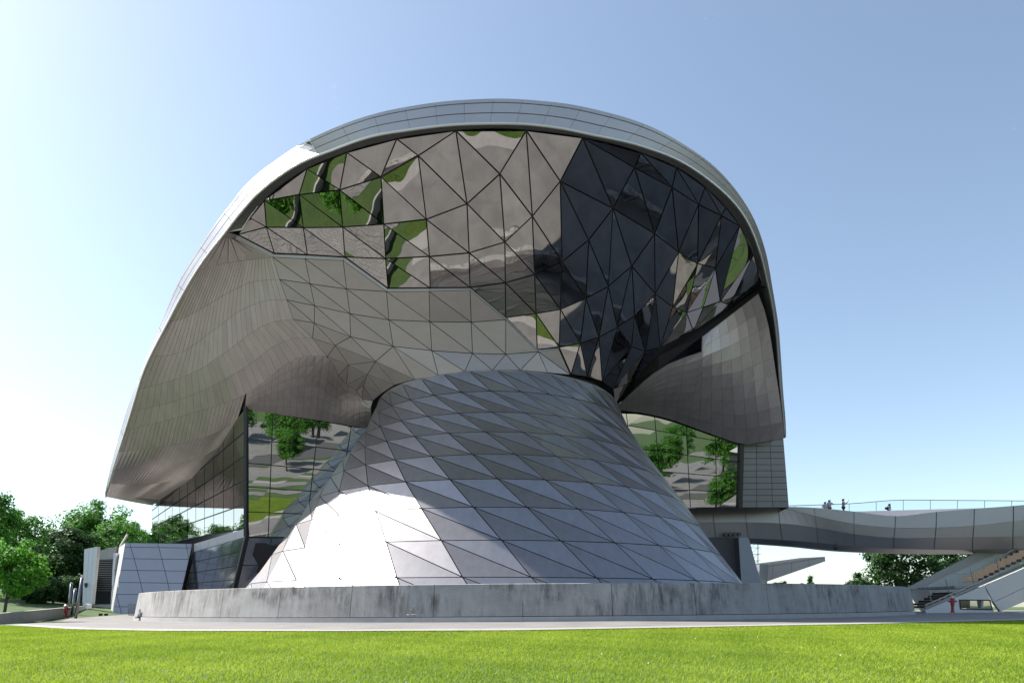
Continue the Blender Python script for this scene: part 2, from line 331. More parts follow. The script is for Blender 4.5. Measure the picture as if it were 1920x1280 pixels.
GT = """a b i;b c i;c i j;c f j;d c f;f j k;f g k;d f g;d e g;e g h;g k l;g h l;a i m;i m n;i j n;j n o;j k o;k o p;k l p;o p q;e h e2;e2 h s;e2 s r3;s r3 u;s u v;h s v;h l v;r3 u t;r3 t r4;r4 t w;t w x;t u x;
l v aa;l p aa;v u y;v aa y;p q ab;p aa ab;aa ab ac;aa y ac;u x y;y x ad;y ac ad;x w ae;x ad ae;ad ac af;ad ae ag;ad af ag;r4 r5 ah;r4 ah w;w ah an;ah an al;ah al ai;w an ae;an ae ar;an al aq;an ar aq;al ai ap;al aq ap;ai am ao;ai ao ap;am ao as_;ao as_ at;ao ap au;ao at au;ap au av;ap aq av;ae ag ar;
af ag aw;ag ar ax;ag aw ax;ar aq ay;ar ax ay;aq av ay;r5 ah ai;r5 ai aj;r5 aj r6;aj r6 ak;r6 r7 ak;aj ai am;aj ak am;ak r7 bg;r7 r8 bg;ak am bj;ak bg bj;am as_ bj;bg bj bk;bg bk bh;r8 bg bh;r8 r9 bh;r9 bh r10;bh bk bl;bh bl r10;bj as_ bn;bj bn bk;bk bn bo;bk bl bo;
bl bo bq;bl bq br;bl r10 br;r10 r11 br;r11 br bs;r11 bs rE;bq br e1;br bs e3;br e3 e1;bs rE e3;bo bq e1;ax ay ba;ay ba bb;ay av bb;av bb bc;av au bc;au bc be;au at be;at be bf;at as_ bf;as_ bf bu;as_ bn bu;bn bo bu;bo bu e1;bc bd be;be bd bf;bd bf bv;bf bu bv;bd bv bw"""
V3 = {k: FUN(*p) for k, p in V.items()}
# backing sheet behind panes and panels
fun = MB(BASE)
def back(tri, off=.10):
    pts = [Vector(p) for p in tri]; n = (pts[1]-pts[0]).cross(pts[2]-pts[0]).normalized()
    if n.dot(Vector((0, 0, CZ))-pts[0]) < 0: pts = pts[::-1]; n = -n
    fun.poly([p+p.normalized()*off for p in pts])
gtris = [tr.split() for tr in GT.replace('\n', '').split(';')]
W = {  # steel panels, same scheme
 'A0':(439,449),'A1':(456,488.5),'B0':(511,482),'B1':(524,523.7),'B2':(537.7,562),'B3':(549.7,598.5),'C0':(572,485),'C1':(581.5,532),'C2':(590,573),'C3':(589.3,605.5),'C4':(585.8,634),
 'D0':(643.4,488.5),'D1':(650,541.8),'D2':(656,587.8),'D3':(657.4,631.3),'D4':(628.7,647.3),'D5':(613.6,668.6),'E0':(724.6,546.6),'E2':(729.3,599.5),'E3':(737.2,649.2),'E4':(704.4,677.4),'E5':(653.7,683.7),'E6':(635.6,703),
 'F0':(804.5,546.3),'F2':(806,603),'F3':(809.5,657),'G0':(881.3,543.7),'G2':(883.5,603.9),'G3':(886,662.5),'H2':(948.3,599.2),'H3':(948.4,664),'I3':(1009.2,659),'J3':(1047.6,653.7),
 'K1':(688.9,701.8),'K2':(649.4,721.5),'L1':(681.5,723),'L2':(668,731.5),'L3':(678,748),'s0':(695,765),'s1':(699.3,750.6),'s2':(715.7,737.2),'s3':(740.5,721.3),'s4':(777.5,711),'s5':(822,703.5),'s6':(871.6,696),'s7':(923.2,693.8),'s8':(975.5,693.8),'s9':(1026.6,698.4),'s10':(1069.5,702.5),
 'ga':(445.8,441),'gm':(514,476.5),'gn':(576,479),'go':(646,483.2),'gq':(727,541.5),'gb':(806.5,541),'gc':(881.8,540.3),'gf':(949.4,596.5),'gw':(1009.4,656.2),'gx':(1049.5,652)}
WT = """A0 A1 B0;B0 C0 C1;B0 C1 B1;B1 C1 C2;B1 C2 B2;B2 C2 C3;B2 C3 B3;B3 C3 C4;C0 D0 D1;C0 D1 C1;C1 D1 D2;C1 D2 C2;C2 D2 D3;C2 D3 C3;C3 D3 D4;C3 D4 C4;C4 D4 D5;D0 E0 D1;D1 E0 E2;D1 E2 D2;D2 E2 E3;D2 E3 D3;D3 E3 E4;D3 E4 D4;D4 E4 E5;D4 E5 D5;D5 E5 E6;
E0 F0 F2;E0 F2 E2;E2 F2 F3;E2 F3 E3;E3 F3 s5;E3 s5 s4;E3 s4 E4;E4 s4 s3;E4 s3 K1;E4 K1 E5;E5 K1 K2;E5 K2 E6;K1 s3 s2;K1 s2 L1;K1 L1 L2;K1 L2 K2;L1 s2 s1;L1 s1 L3;L1 L3 L2;L3 s1 s0;F0 G0 G2;F0 G2 F2;F2 G2 G3;F2 G3 F3;F3 G3 s6;F3 s6 s5;G0 H2 G2;G2 H2 H3;G2 H3 G3;G3 H3 s7;G3 s7 s6;H2 I3 H3;H3 I3 s8;H3 s8 s7;I3 J3 s10;I3 s10 s9;I3 s9 s8"""
W3 = {k: FUN(*p) for k, p in W.items()}
wtris = [tr.split() for tr in WT.replace('\n', '').split(';')]
for t in gtris: back([V3[k] for k in t], .16)
for t in wtris: back([W3[k] for k in t], .16)
sill = [('A0','ga','gm','B0'),('B0','gm','gn','C0'),('C0','gn','go','D0'),('D0','go','gq','E0'),('E0','gq','gb','F0'),('F0','gb','gc','G0'),('G0','gc','gf','H2'),('H2','gf','gw','I3'),('I3','gw','gx','J3')]
for s in sill: back([W3[k] for k in s][:3], .12); back([W3[s[0]], W3[s[2]], W3[s[3]]], .12)
funnel = fun.build('funnel_frame', M_mull, bld)
for t in gtris: panel('glass_pane', [V3[k] for k in t], M_glass, funnel, BASE, .04)
for t in wtris: panel('steel_panel', [W3[k] for k in t], M_metal, funnel, BASE, .024)
panel('steel_panel', [FUN(446,441), FUN(423,434.5), FUN(418,440), FUN(439,449)], M_metal, funnel, BASE, .01)
for s in sill: panel('window_sill', [W3[k] for k in s], M_fasc, funnel, BASE, .01)

# ---- left soffit: long strips between curved joints
CUR = [[(439,449),(428,444),(418,440)],
 [(511,482),(456,488.5),(420,494),(390,500),(367,510)],
 [(524,523.7),(480,527),(451,537),(420,553),(380,577),(340,598),(315,602)],
 [(537.7,562),(500,563),(473,572),(446,585),(400,619),(340,660),(283,668)],
 [(549.7,598.5),(524,601),(494,610),(460,632),(414,666),(352,703),(259,730)],
 [(585.8,634),(552,634),(511,650),(466,684),(400,722),(320,754),(247,770)],
 [(613.6,668.6),(586,666),(555,672),(520,694),(480,726),(436,750),(367,772),(305,790),(236,806)],
 [(444,789),(392,816),(305,837),(224,846)],[(412,838),(370,858),(305,873),(214,880)],[(362,896),(320,902),(270,908),(207,906)],[(285,947),(245,940),(199,931)]]
NV = 28
CP = []
for c in CUR: CP.append([FUN(x, y) for x, y in smooth_px(c, NV)])
sb = MB(BASE); panels_spec = []
def soff_cell(pts):
    pts = [Vector(p) for p in pts]; sb.poly([p+p.normalized()*.14 for p in pts]); panels_spec.append(pts)
for r in range(len(CP)-1):
    if r == 6: continue
    step = 1 if 1 <= r <= 9 else 4
    for v in range(0, NV, step): soff_cell([CP[r][v], CP[r][v+step], CP[r+1][v+step], CP[r+1][v]])
# the row that meets the glazed corner: its right end starts at the corner mullion
c6 = [p for p in smooth_px(CUR[6], NV)]; 
i6 = min(range(NV+1), key=lambda i: abs(c6[i][0]-462))
R6 = [FUN(x, y) for x, y in smooth_px(c6[i6:], NV)]; R7 = CP[7]
for v in range(NV): soff_cell([R6[v], R6[v+1], R7[v+1], R7[v]])
soffit = sb.build('roof_soffit', M_sjoint, bld)
for p in panels_spec: panel('soffit_panel', p, M_soff, soffit, BASE, .008)
# ---- dark inner soffit behind the neck, from the fold to the head of the glass wall
fold = [(462,737),(480,726),(520,694),(555,672),(586,666),(613.6,668.6),(635.6,703),(649.4,721.5),(668,731.5),(678,748),(695,765)]
wtop = [(459,766),(478,769),(520,776),(550,781),(586,786),(612,790),(636,794),(652,797),(670,800),(682,802),(698,800)]
NI, NJ = 20, 6; ft = smooth_px(fold, NI); wt = smooth_px(wtop, NI)
IN = [[FUN(lerp(ft[i][0], wt[i][0], j/NJ), lerp(ft[i][1], wt[i][1], j/NJ)) for i in range(NI+1)] for j in range(NJ+1)]
mb = MB(BASE); mb.grid([[q+q.normalized()*.14 for q in r] for r in IN]); inner = mb.build('inner_soffit', M_sjoint, bld)
for j in range(NJ):
    for i in range(NI): panel('soffit_panel', [IN[j][i], IN[j][i+1], IN[j+1][i+1], IN[j+1][i]], M_soff, inner, BASE, .006)

# ---- right soffit
rc = [(1150,768,56.6),(1190,728,53.4),(1236,692,51.6),(1316,659,50.4),(1316,630,50.4),(1376,585,50.4),(1437,539,48.9),(1449,580,50.0),(1456,632,51.6),(1462,700,53.4),(1468,760,54.6),(1471,821,56),(1430,828,57),(1390,832,57.9),(1330,812,57.7),(1260,787,57.4),(1200,773,57.1),
      (1330,720,52.8),(1400,660,51.8),(1410,740,54),(1260,750,54.6)]
RS = TPS(rc)
RT = [(1150,768),(1236,692),(1316,659),(1317,631),(1376,586),(1437,539)]
RB = [(1150,769),(1200,773),(1260,787),(1330,812),(1390,832),(1430,828),(1471,821)]
RR = [(1437,539),(1449,580),(1456,632),(1462,700),(1468,760),(1471,821)]
NU, NW = 14, 9
top = smooth_px(RT[:3], 6)+smooth_px(RT[3:], 8); bot = smooth_px(RB, NU); right = RR
grid_px = []
for j in range(NW+1):
    t = j/NW; row = []
    rx, ry = smooth_px(RR, NW)[j]
    for i in range(NU+1):
        u = i/NU; x = lerp(top[i][0], bot[i][0], t); y = lerp(top[i][1], bot[i][1], t)
        ex = lerp(top[-1][0], bot[-1][0], t); ey = lerp(top[-1][1], bot[-1][1], t)
        row.append((x+(rx-ex)*u**2, y+(ry-ey)*u**2))
    grid_px.append(row)
G3 = [[RS(x, y) for x, y in r] for r in grid_px]
mb = MB(BASE); mb.grid([[p+p.normalized()*.16 for p in r] for r in G3]); rsof = mb.build('side_soffit', M_sjoint, bld)
for j in range(NW):
    for i in range(NU): panel('soffit_panel', [G3[j][i], G3[j][i+1], G3[j+1][i+1], G3[j+1][i]], M_soff, rsof, BASE, .008)
# dark recess between the glass edge and the right soffit
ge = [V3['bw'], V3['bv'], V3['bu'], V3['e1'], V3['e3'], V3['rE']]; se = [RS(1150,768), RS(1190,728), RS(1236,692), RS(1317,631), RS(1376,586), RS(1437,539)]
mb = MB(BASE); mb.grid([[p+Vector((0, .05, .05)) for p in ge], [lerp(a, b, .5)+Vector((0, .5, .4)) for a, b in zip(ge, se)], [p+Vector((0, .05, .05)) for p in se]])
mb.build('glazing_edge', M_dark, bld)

mb = MB(BASE); mb.box((1, 86.5, 10.0), (42, 43, .4)); mb.build('light_block_slab', M_dark, bld)  # unseen slab added to stop light leaking through the building
mb = MB(BASE); mb.grid([[Vector((CX+r*math.sin(a), CY-r*math.cos(a), z)) for a in np.linspace(-1.7, 1.7, 60)] for r, z in ((10.32, 17.5), (10.38, 17.62), (10.30, 17.74))]); mb.build('neck_ring', M_metal, bld)
# ---- glazed walls under the roof
def facade(name, c, nu, nv, m, gap=.035, us=None, vs=None, pane='facade_pane'):
    f = backing(name, c, M_mull, bld, BASE, .3 if name == 'side_wall' else .06)
    panels(pane, c, us or linspace(0, 1, nu), vs or linspace(0, 1, nv), m, f, BASE, gap)
    return f
cTop, cBot = P(459, 763, 54), P(459, 990, 54.6); lTop, lBot = P(285, 941, 73), P(285, 1022, 73)
facade('glazed_wall', [lTop, cTop, cBot, lBot], 11, 5, M_fglass, .055)
sp0, sp1 = P(361.5, 1035, 63.6), P(460.5, 1006, 54.6)
facade('spandrel_band', [P(361, 1019.5, 63.6), cBot, sp1, sp0], 6, 1, M_fasc, .02, pane='spandrel_panel')
facade('lower_glazing', [sp0, sp1, P(436, 1112, 56.6), P(339, 1114, 65)], 5, 4, M_lglass, .03)
facade('glazed_wall', [P(463, 764, 54.1), P(706, 800, 58), P(660, 1008, 59.2), P(464, 1006, 55.9)], 5, 5, M_fglass, .04, us=[0, .19, .54, .80, 1], vs=[0, .235, .42, .605, .80, 1])
facade('lower_glazing', [P(465, 1007, 56.0), P(640, 1009, 58.8), P(600, 1110, 59.2), P(441, 1110, 57.2)], 4, 2, M_lglass, .04)
for a, b, w_ in ((P(460.5, 762, 53.9), P(460.5, 1005, 54.5), .24), (P(462, 1003, 54.5), P(437, 1110, 56.5), .26), (P(361.5, 1018, 63.4), P(361.5, 1036, 63.4), .16), (P(361.5, 1035, 63.4), P(339, 1112, 64.8), .16)):
    mb = MB(BASE); mb.bar(a, b, w_); mb.build('corner_mullion', M_mull, bld)
facade('glazed_wall', [P(1120, 742, 57.25), P(1389, 800, 58.05), P(1386, 951, 59.3), P(1150, 951, 58.6)], 5, 5, M_fglass, .035, us=[0, .19, .39, .61, .82, 1], vs=[0, .22, .43, .63, .81, 1])
mb = MB(BASE); mb.bar(P(1391, 800, 57.95), P(1387, 952, 59.2), .34, .5); mb.build('corner_mullion', M_mull, bld)
cw = [P(1393, 812, 58.2), P(1468, 812, 58.9), P(1479, 951, 60.1), P(1388.5, 951, 59.3)]
facade('side_wall', cw, 3, 12, M_wallclad, .02, pane='cladding_panel')
for q in ([cw[1], Vector((31, 108, cw[1].z)), Vector((31, 108, cw[2].z)), cw[2]], [lTop, Vector((-43, 108, 12)), Vector((-43, 108, 0)), lBot-Vector((0, 0, lBot.z))]):
    wb = MB(BASE); wb.poly(q); wb.build('rear_wall', M_wallclad, bld)

# ================================================================== setting: ground, driveway, kerb
def node_mat(name, fn, rough=.9):
    m = bpy.data.materials.new(name); m.use_nodes = True; nt = m.node_tree; b = nt.nodes['Principled BSDF']; b.inputs['Roughness'].default_value = rough
    fn(nt.nodes, nt.links, b); return m
def ramp_noise(N, L, vec, scale, cols, detail=6, rough=.6):
    mp = N.new('ShaderNodeMapping'); mp.inputs['Scale'].default_value = scale if isinstance(scale, tuple) else (scale,)*3; L.new(vec, mp.inputs[0])
    nz = N.new('ShaderNodeTexNoise'); nz.inputs['Scale'].default_value = 1; nz.inputs['Detail'].default_value = detail; nz.inputs['Roughness'].default_value = rough; L.new(mp.outputs[0], nz.inputs['Vector'])
    r = N.new('ShaderNodeValToRGB'); e = r.color_ramp.elements
    for i, (p, c) in enumerate(cols):
        q = e[i] if i < 2 else e.new(p); q.position = p; q.color = (*c, 1)
    L.new(nz.outputs[0], r.inputs[0]); return r.outputs[0]
def mixc(N, L, a, b, fac, mode='MIX'):
    x = N.new('ShaderNodeMix'); x.data_type = 'RGBA'; x.blend_type = mode
    if isinstance(fac, float): x.inputs[0].default_value = fac
    else: L.new(fac, x.inputs[0])
    L.new(a, x.inputs[6]); L.new(b, x.inputs[7]); return x.outputs[2]
def f_lawn(N, L, b):
    tc = N.new('ShaderNodeTexCoord').outputs['Object']
    a = ramp_noise(N, L, tc, .35, [(.3, (.04, .085, .02)), (.7, (.072, .122, .03))])
    c = ramp_noise(N, L, tc, (9, 4, 9), [(.3, (.55, .55, .5)), (.7, (1.15, 1.15, 1.1))], 8, .7)
    L.new(mixc(N, L, a, c, 1.0, 'MULTIPLY'), b.inputs['Base Color'])
M_lawn = node_mat('lawn_turf', f_lawn, 1.0)
def f_drive(N, L, b):
    tc = N.new('ShaderNodeTexCoord').outputs['Object']
    a = ramp_noise(N, L, tc, .5, [(.28, (.145, .138, .135)), (.72, (.225, .215, .21))]); c = ramp_noise(N, L, tc, 25, [(.3, (.88,)*3), (.7, (1.08,)*3)], 4)
    L.new(mixc(N, L, a, c, 1.0, 'MULTIPLY'), b.inputs['Base Color'])
M_drive = node_mat('driveway_asphalt', f_drive, .85)
M_kerb = mat('pale_concrete_strip', (.30, .285, .275), .85, noise=(2, .12))
def f_conc(N, L, b):
    tc = N.new('ShaderNodeTexCoord').outputs['Object']
    a = ramp_noise(N, L, tc, .8, [(.25, (.27, .26, .255)), (.75, (.39, .38, .37))])
    st = ramp_noise(N, L, tc, (2.6, 2.6, .16), [(.38, (.30, .285, .275)), (.58, (1.0, 1.0, 1.0))], 8, .72)
    st2 = ramp_noise(N, L, tc, (.35, .35, .5), [(.42, (.0,)*3), (.60, (1.0,)*3)], 4)
    sp = N.new('ShaderNodeSeparateXYZ'); L.new(tc, sp.inputs[0])
    mr = N.new('ShaderNodeMapRange'); mr.inputs[1].default_value = .25; mr.inputs[2].default_value = 1.75; mr.inputs[3].default_value = .5; mr.inputs[4].default_value = 1.0; L.new(sp.outputs[2], mr.inputs[0])
    mu = N.new('ShaderNodeMath'); mu.operation = 'MULTIPLY'; L.new(mr.outputs[0], mu.inputs[0]); L.new(st2, mu.inputs[1])
    ad = N.new('ShaderNodeMath'); ad.operation = 'ADD'; ad.inputs[1].default_value = .12; ad.use_clamp = True; L.new(mu.outputs[0], ad.inputs[0])
    s2 = mixc(N, L, a, st, ad.outputs[0], 'MULTIPLY')
    fine = ramp_noise(N, L, tc, 22, [(.3, (.86,)*3), (.7, (1.08,)*3)], 5)
    L.new(mixc(N, L, s2, fine, 1.0, 'MULTIPLY'), b.inputs['Base Color'])
M_conc = node_mat('stained_concrete', f_conc, .9)
M_concp = mat('plain_concrete', (.38, .37, .365), .9, noise=(1.5, .12))
# one sheet of terrain to the horizon
xs = [-3000, -900, -300, -160]+list(np.linspace(-110, 110, 111))+[160, 300, 900, 3000]; ys = [-3000, -900, -300, -140]+list(np.linspace(-90, 150, 121))+[220, 400, 900, 3000]
def terrain(x, y):
    z = gz(x, y)-.03
    if x < -38 and y > 44: z += .11*min(45, -38-x)*min(1, (y-44)/14)
    return z
mb = MB(); mb.grid([[Vector((x, y, terrain(x, y))) for x in xs] for y in ys]); lawn = mb.build('lawn', M_lawn, kind='structure', smooth=True)
def strip(name, f0, f1, mat_, x0, x1, dz, n=120, nj=8):
    m = MB(); m.grid([[Vector((x, lerp(f0(x), f1(x), j/nj), gz(x, lerp(f0(x), f1(x), j/nj))+dz)) for x in linspace(x0, x1, n)] for j in range(nj+1)])
    return m.build(name, mat_, kind='structure', smooth=True)
strip('driveway', edge, lambda x: 140, M_drive, -36, 56, .004, 180, 60)
strip('kerb_strip', lambda x: edge(x)-.05, lambda x: edge(x)+1.3, M_kerb, -28.5, 56, .012, 130, 3)
def f_plaza(N, L, b):
    tc = N.new('ShaderNodeTexCoord').outputs['Object']; a = ramp_noise(N, L, tc, .4, [(.3, (.19, .182, .176)), (.7, (.25, .24, .232))])
    bk = N.new('ShaderNodeTexBrick'); bk.inputs['Scale'].default_value = .55; bk.inputs['Mortar Size'].default_value = .02; bk.inputs['Color1'].default_value = (1, 1, 1, 1); bk.inputs['Color2'].default_value = (.86, .86, .86, 1); bk.inputs['Mortar'].default_value = (.45, .45, .45, 1); L.new(tc, bk.inputs['Vector'])
    L.new(mixc(N, L, a, bk.outputs[0], 1.0, 'MULTIPLY'), b.inputs['Base Color'])
M_plaza = node_mat('plaza_paving', f_plaza, .85)
strip('plaza', lambda x: -27+.06*x, lambda x: 3.5, M_plaza, -60, 60, .02, 90, 12)
strip('plaza', lambda x: 3.5, lambda x: max(3.6, min(43.5, -x/.84-2.2)), M_plaza, -75, -8, .02, 70, 18)
M_road = mat('dark_asphalt', (.075, .073, .075), .85, noise=(3, .15))
strip('road', lambda x: 3.5, lambda x: max(3.6, min(edge(x)-2.5, x/.86-3.5)), M_road, 8.5, 80, .02, 70, 14)  # unseen dark ground, added to weaken bounce light on the right soffit
strip('lawn_island', lambda x: -3+.004*x*x, lambda x: .2+.004*x*x, M_lawn, -30, 26, .06, 60, 3)
strip('lawn_island', lambda x: -13+.2*x, lambda x: -9.5+.22*x, M_lawn, -40, 30, .06, 60, 3)
strip('lawn_island', lambda x: 12+.35*(x+40), lambda x: 14+.35*(x+40), M_lawn, -50, -24, .06, 30, 3)
strip('path', lambda x: -8.2+.1*x, lambda x: -6.4+.1*x, M_kerb, -58, 58, .04, 60, 3)
strip('plaza', lambda x: -120, lambda x: -41+.06*x, M_plaza, 8, 130, .03, 40, 8)
strip('road', lambda x: -40+.06*x, lambda x: -29+.06*x, M_road, -150, 150, .02, 60, 6)

# ---- stained concrete wall around the foot of the cone
WC, WR = Vector((1.0, 71.5, 0)), 37.5
def wpt(a, r, z): x = WC.x+r*math.sin(a); y = WC.y-r*math.cos(a); return Vector((x, y, z+.0075*x))
rw = thing('retaining_wall', 'long curved low concrete wall streaked with dark stains around the cone foot', 'wall', (1, 34, 0))
A0, A1, NB = math.radians(-52.3), math.radians(51), 14
for i in range(NB):
    a0, a1 = lerp(A0, A1, i/NB)+.0004, lerp(A0, A1, (i+1)/NB)-.0004
    m = MB(rw.location); m.grid([[wpt(a, r, z) for a in linspace(a0, a1, 6)] for r, z in ((WR-1.0, .1), (WR-.75, 2.05), (WR-.35, 2.05), (WR-.30, 2.02), (WR, .30))])
    for a in (a0, a1): m.poly([wpt(a, r, z) for r, z in ((WR-1.0, .1), (WR-.75, 2.05), (WR-.35, 2.05), (WR-.30, 2.02), (WR, .30))])
    m.build('wall_bay', M_conc, rw)
    m = MB(rw.location); m.grid([[wpt(a, r, z) for a in linspace(a0-.0003, a1+.0003, 6)] for r, z in ((WR-.02, .27), (WR+.07, .27), (WR+.10, -.1))])
    m.build('wall_footing', M_concp, rw)

# ================================================================== footbridge
M_brid = mat('bridge_steel', (.36, .345, .355), .40, .75, noise=(.4, .05), objvar=.03)
M_rail = mat('handrail_steel', (.25, .26, .28), .35, 1)
def f_clear(N, L, b):
    b.inputs['Base Color'].default_value = (.80, .92, .90, 1); b.inputs['Transmission Weight'].default_value = 1; b.inputs['Roughness'].default_value = .0; b.inputs['IOR'].default_value = 1.08
M_clear = node_mat('balustrade_glass', f_clear, 0)
BJ = [(1270,951.5,1270,951.5,1270,979,1270,1008,63),(1336,950.5,1336,950.5,1338,979,1342,1008,63),(1396,950,1396,950,1399,979,1403,1008.7,63),(1459,949.5,1459.5,951.5,1462,981,1467,1012,62.6),(1526,951,1528,967,1531,989,1534,1017,62),(1601,958,1601,982,1601,1001,1603,1024,61),(1679,966.7,1678,989,1676,1008,1675,1027.6,60.2),(1756,958.8,1755,989,1753,1008,1751,1029.6,59.5),(1827,953,1826,985.6,1824,1007,1823,1029.6,58.9),(1900,947.5,1900,977,1899,1006,1899,1028.6,58.3),(1990,940,1990,967,1990,1004,1990,1027,57.6),(2100,932,2100,957,2100,1002,2100,1026,57)]
br = thing('footbridge', 'steel clad pedestrian footbridge curving away from the building to the stairs', 'bridge', (40, 58, 0)); BO = br.location
def bcol(i):
    b = BJ[i]; D = b[8]; k = max(0, min(1, (i-2)/2)); return [P(b[0], b[1], D-.30*k), P(b[2], b[3], D-.26*k), P(b[4], b[5], D-.05-.05*k), P(b[6], b[7], D+.30)]
cols = [bcol(i) for i in range(len(BJ))]
def cr(i, r, t):
    a, b, c, d = cols[max(i-1, 0)][r], cols[i][r], cols[i+1][r], cols[min(i+2, len(cols)-1)][r]
    return .5*((2*b)+(c-a)*t+(2*a-5*b+4*c-d)*t*t+(3*b-a-3*c+d)*t**3)
m = MB(BO)
for i in range(len(cols)-1):
    ts = linspace(0, 1, 4); m.grid([[cr(i, r, t)+Vector((0, .1, 0)) for t in ts] for r in range(4)]+[[cr(i, 3, t)+Vector((0, 2.2, -.25)) for t in ts], [cr(i, 3, t)+Vector((0, 5, 0)) for t in ts], [Vector((cr(i, 0, t).x, cr(i, 0, t).y+5, max(cr(i, 0, t).z-.3, 10.5))) for t in ts], [Vector((cr(i, 0, t).x, cr(i, 0, t).y+4.6, max(cr(i, 0, t).z-.4, 10.4))) for t in ts], [cr(i, 0, t)+Vector((0, .5, -.75)) for t in ts], [cr(i, 0, t)+Vector((0, .35, 0)) for t in ts], [cr(i, 0, t)+Vector((0, .1, 0)) for t in ts]])
girder = m.build('girder', M_brid, br, smooth=False)
for i in range(len(cols)-1):
    for r in range(3):
        if (cols[i][0]-cols[i][1]).length < .3 and r == 0 and (cols[i+1][0]-cols[i+1][1]).length < .3: continue
        g0 = .012; ts = linspace(g0, 1-g0, 5); m = MB(BO)
        up = [lerp(cr(i, r, t), cr(i, r+1, t), .012) for t in ts]; lo = [lerp(cr(i, r, t), cr(i, r+1, t), .985) for t in ts]
        m.grid([up, lo]); m.grid([[p+Vector((0, .08, 0)) for p in up], up]); m.grid([lo, [p+Vector((0, .08, 0)) for p in lo]]); m.build('bridge_panel', M_brid, girder)
rl = smooth_px([(1440,948.5),(1483,947.5),(1589,944),(1641,940),(1686,937),(1760,937.3),(1920,938.5),(2050,940)], 24)
bx = [b[0] for b in BJ]; bd = [b[8] for b in BJ]
rail = [P(x, y, float(np.interp(x, bx, bd))+4.6) for x, y in rl]
deckz = lambda x: float(np.interp(x, bx, [cols[i][0].z-.75 for i in range(len(cols))]))
foot = [Vector((p.x, p.y, deckz(x)+.1)) for (x, y), p in zip(rl, rail)]
m = MB(BO); m.tube(rail, .035, 6); m.build('handrail', M_rail, br, smooth=True)
for i in range(0, len(rail)-1, 2):
    m = MB(BO); m.grid([[rail[i], rail[i+1], rail[min(i+2, 24)]], [foot[i], foot[i+1], foot[min(i+2, 24)]]]); m.build('glass_panel', M_clear, br)
    m = MB(BO); m.bar(rail[i]+Vector((0, .03, 0)), foot[i]+Vector((0, .03, 0)), .035); m.build('rail_post', M_rail, br)
# support pier
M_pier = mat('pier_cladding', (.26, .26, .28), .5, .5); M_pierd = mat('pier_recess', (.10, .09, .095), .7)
pr = thing('bridge_pier', 'dark leaning clad pier carrying the footbridge beside the cone', 'pillar', P(1390, 1150, 61))
m = MB(pr.location); q = [P(1385, 1007, 62), P(1403.5, 1007, 62), P(1440, 1140, 61.2), P(1393, 1140, 61.2)]; m.hexa(q+[p+Vector((0, 2.5, 0)) for p in q]); m.build('pier_face', M_pier, pr)
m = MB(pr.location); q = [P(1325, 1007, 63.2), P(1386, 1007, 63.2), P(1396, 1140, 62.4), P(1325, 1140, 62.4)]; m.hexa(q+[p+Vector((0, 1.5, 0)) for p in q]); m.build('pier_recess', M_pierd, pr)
# spotlights on the bridge and a small lamp below it
M_blk = mat('black_housing', (.02, .02, .022), .5)
for k in range(4):
    c = P(1360.5+8.4*k, 1001, 62.6); t = thing('spotlight', 'round black spotlight on the bridge side, '+('nearest the cone', 'second from the cone', 'third from the cone', 'farthest from the cone')[k]+' in its row', 'spotlight', c, 'four spotlights on the bridge')
    m = MB(c); m.tube([c+Vector((0, -.10, 0)), c+Vector((0, .12, 0)), c+Vector((0, .28, 0))], [.19, .20, .12], 12); m.build('lamp_housing', M_blk, t)
    m = MB(c); m.tube([c+Vector((0, -.125, 0)), c+Vector((0, -.10, 0))], .15, 12); m.build('lens', M_rec, t)
    m = MB(c); m.bar(c+Vector((0, .1, 0)), c+Vector((0, .36, .1)), .08); m.build('bracket', M_blk, t)
c = P(1568, 1024, 60.7); t = thing('bridge_lamp', 'small dark lamp hanging under the footbridge edge', 'lamp', c)
m = MB(c); m.lathe(c+Vector((0, 0, -.30)), [(.06, 0), (.18, .06), (.20, .2), (.1, .27)], 10); m.build('lamp_housing', M_blk, t)
m = MB(c); m.bar(c+Vector((0, 0, -.05)), c+Vector((0, 0, .3)), .08); m.build('bracket', M_blk, t)

# ---- open stair below the bridge
M_white = mat('white_cladding', (.60, .60, .61), .5, .3, noise=(.6, .04), objvar=.03); M_beige = mat('stair_parapet', (.40, .385, .37), .55, .4); M_step = mat('brown_steps', (.05, .036, .028), .8, noise=(3, .3))
st = thing('stairway', 'covered stair with glass sides and brown steps rising under the footbridge', 'stairs', P(1740, 1150, 55)); SO = st.location
DF, DB = 55.0, 60.5
fr = [((1734,1143),(1846,1096),(1866,1150),(1737,1150)), ((1846,1096),(1921,1064),(1921,1101),(1863,1128)), ((1863,1128),(1921,1101),(1921,1127.5),(1876,1146)), ((1921,1064),(2010,1026),(2010,1063),(1921,1101)), ((1921,1101),(2010,1063),(2010,1086),(1921,1127.5))]
for q in fr:
    pts = [P(x, y, DF) for x, y in q]; panel('stair_cladding', pts, M_white, st, SO, .02, thick=.3)
m = MB(SO); m.bar(P(1733.5,1139.5,DF-.05), P(2010,1020,DF-.05), .16, .12); m.build('handrail', M_rail, st)
m = MB(SO); m.bar(P(1733.5,1134.5,DF), P(2010,1014,DF), .08, .1); m.build('handrail', M_brid, st)
m = MB(SO); q = [P(1798,1123,DF-.02), P(1857,1123.5,DF-.02), P(1862,1143.5,DF-.02), P(1800,1142,DF-.02)]; m.hexa(q+[p+Vector((0, .03, 0)) for p in q]); wf = m.build('window', M_mull, st)
panel('window_pane', [P(1800,1125,DF-.05), P(1855,1125.5,DF-.05), P(1859.5,1141.5,DF-.05), P(1802,1140.5,DF-.05)], M_fglass, wf, SO, .01)
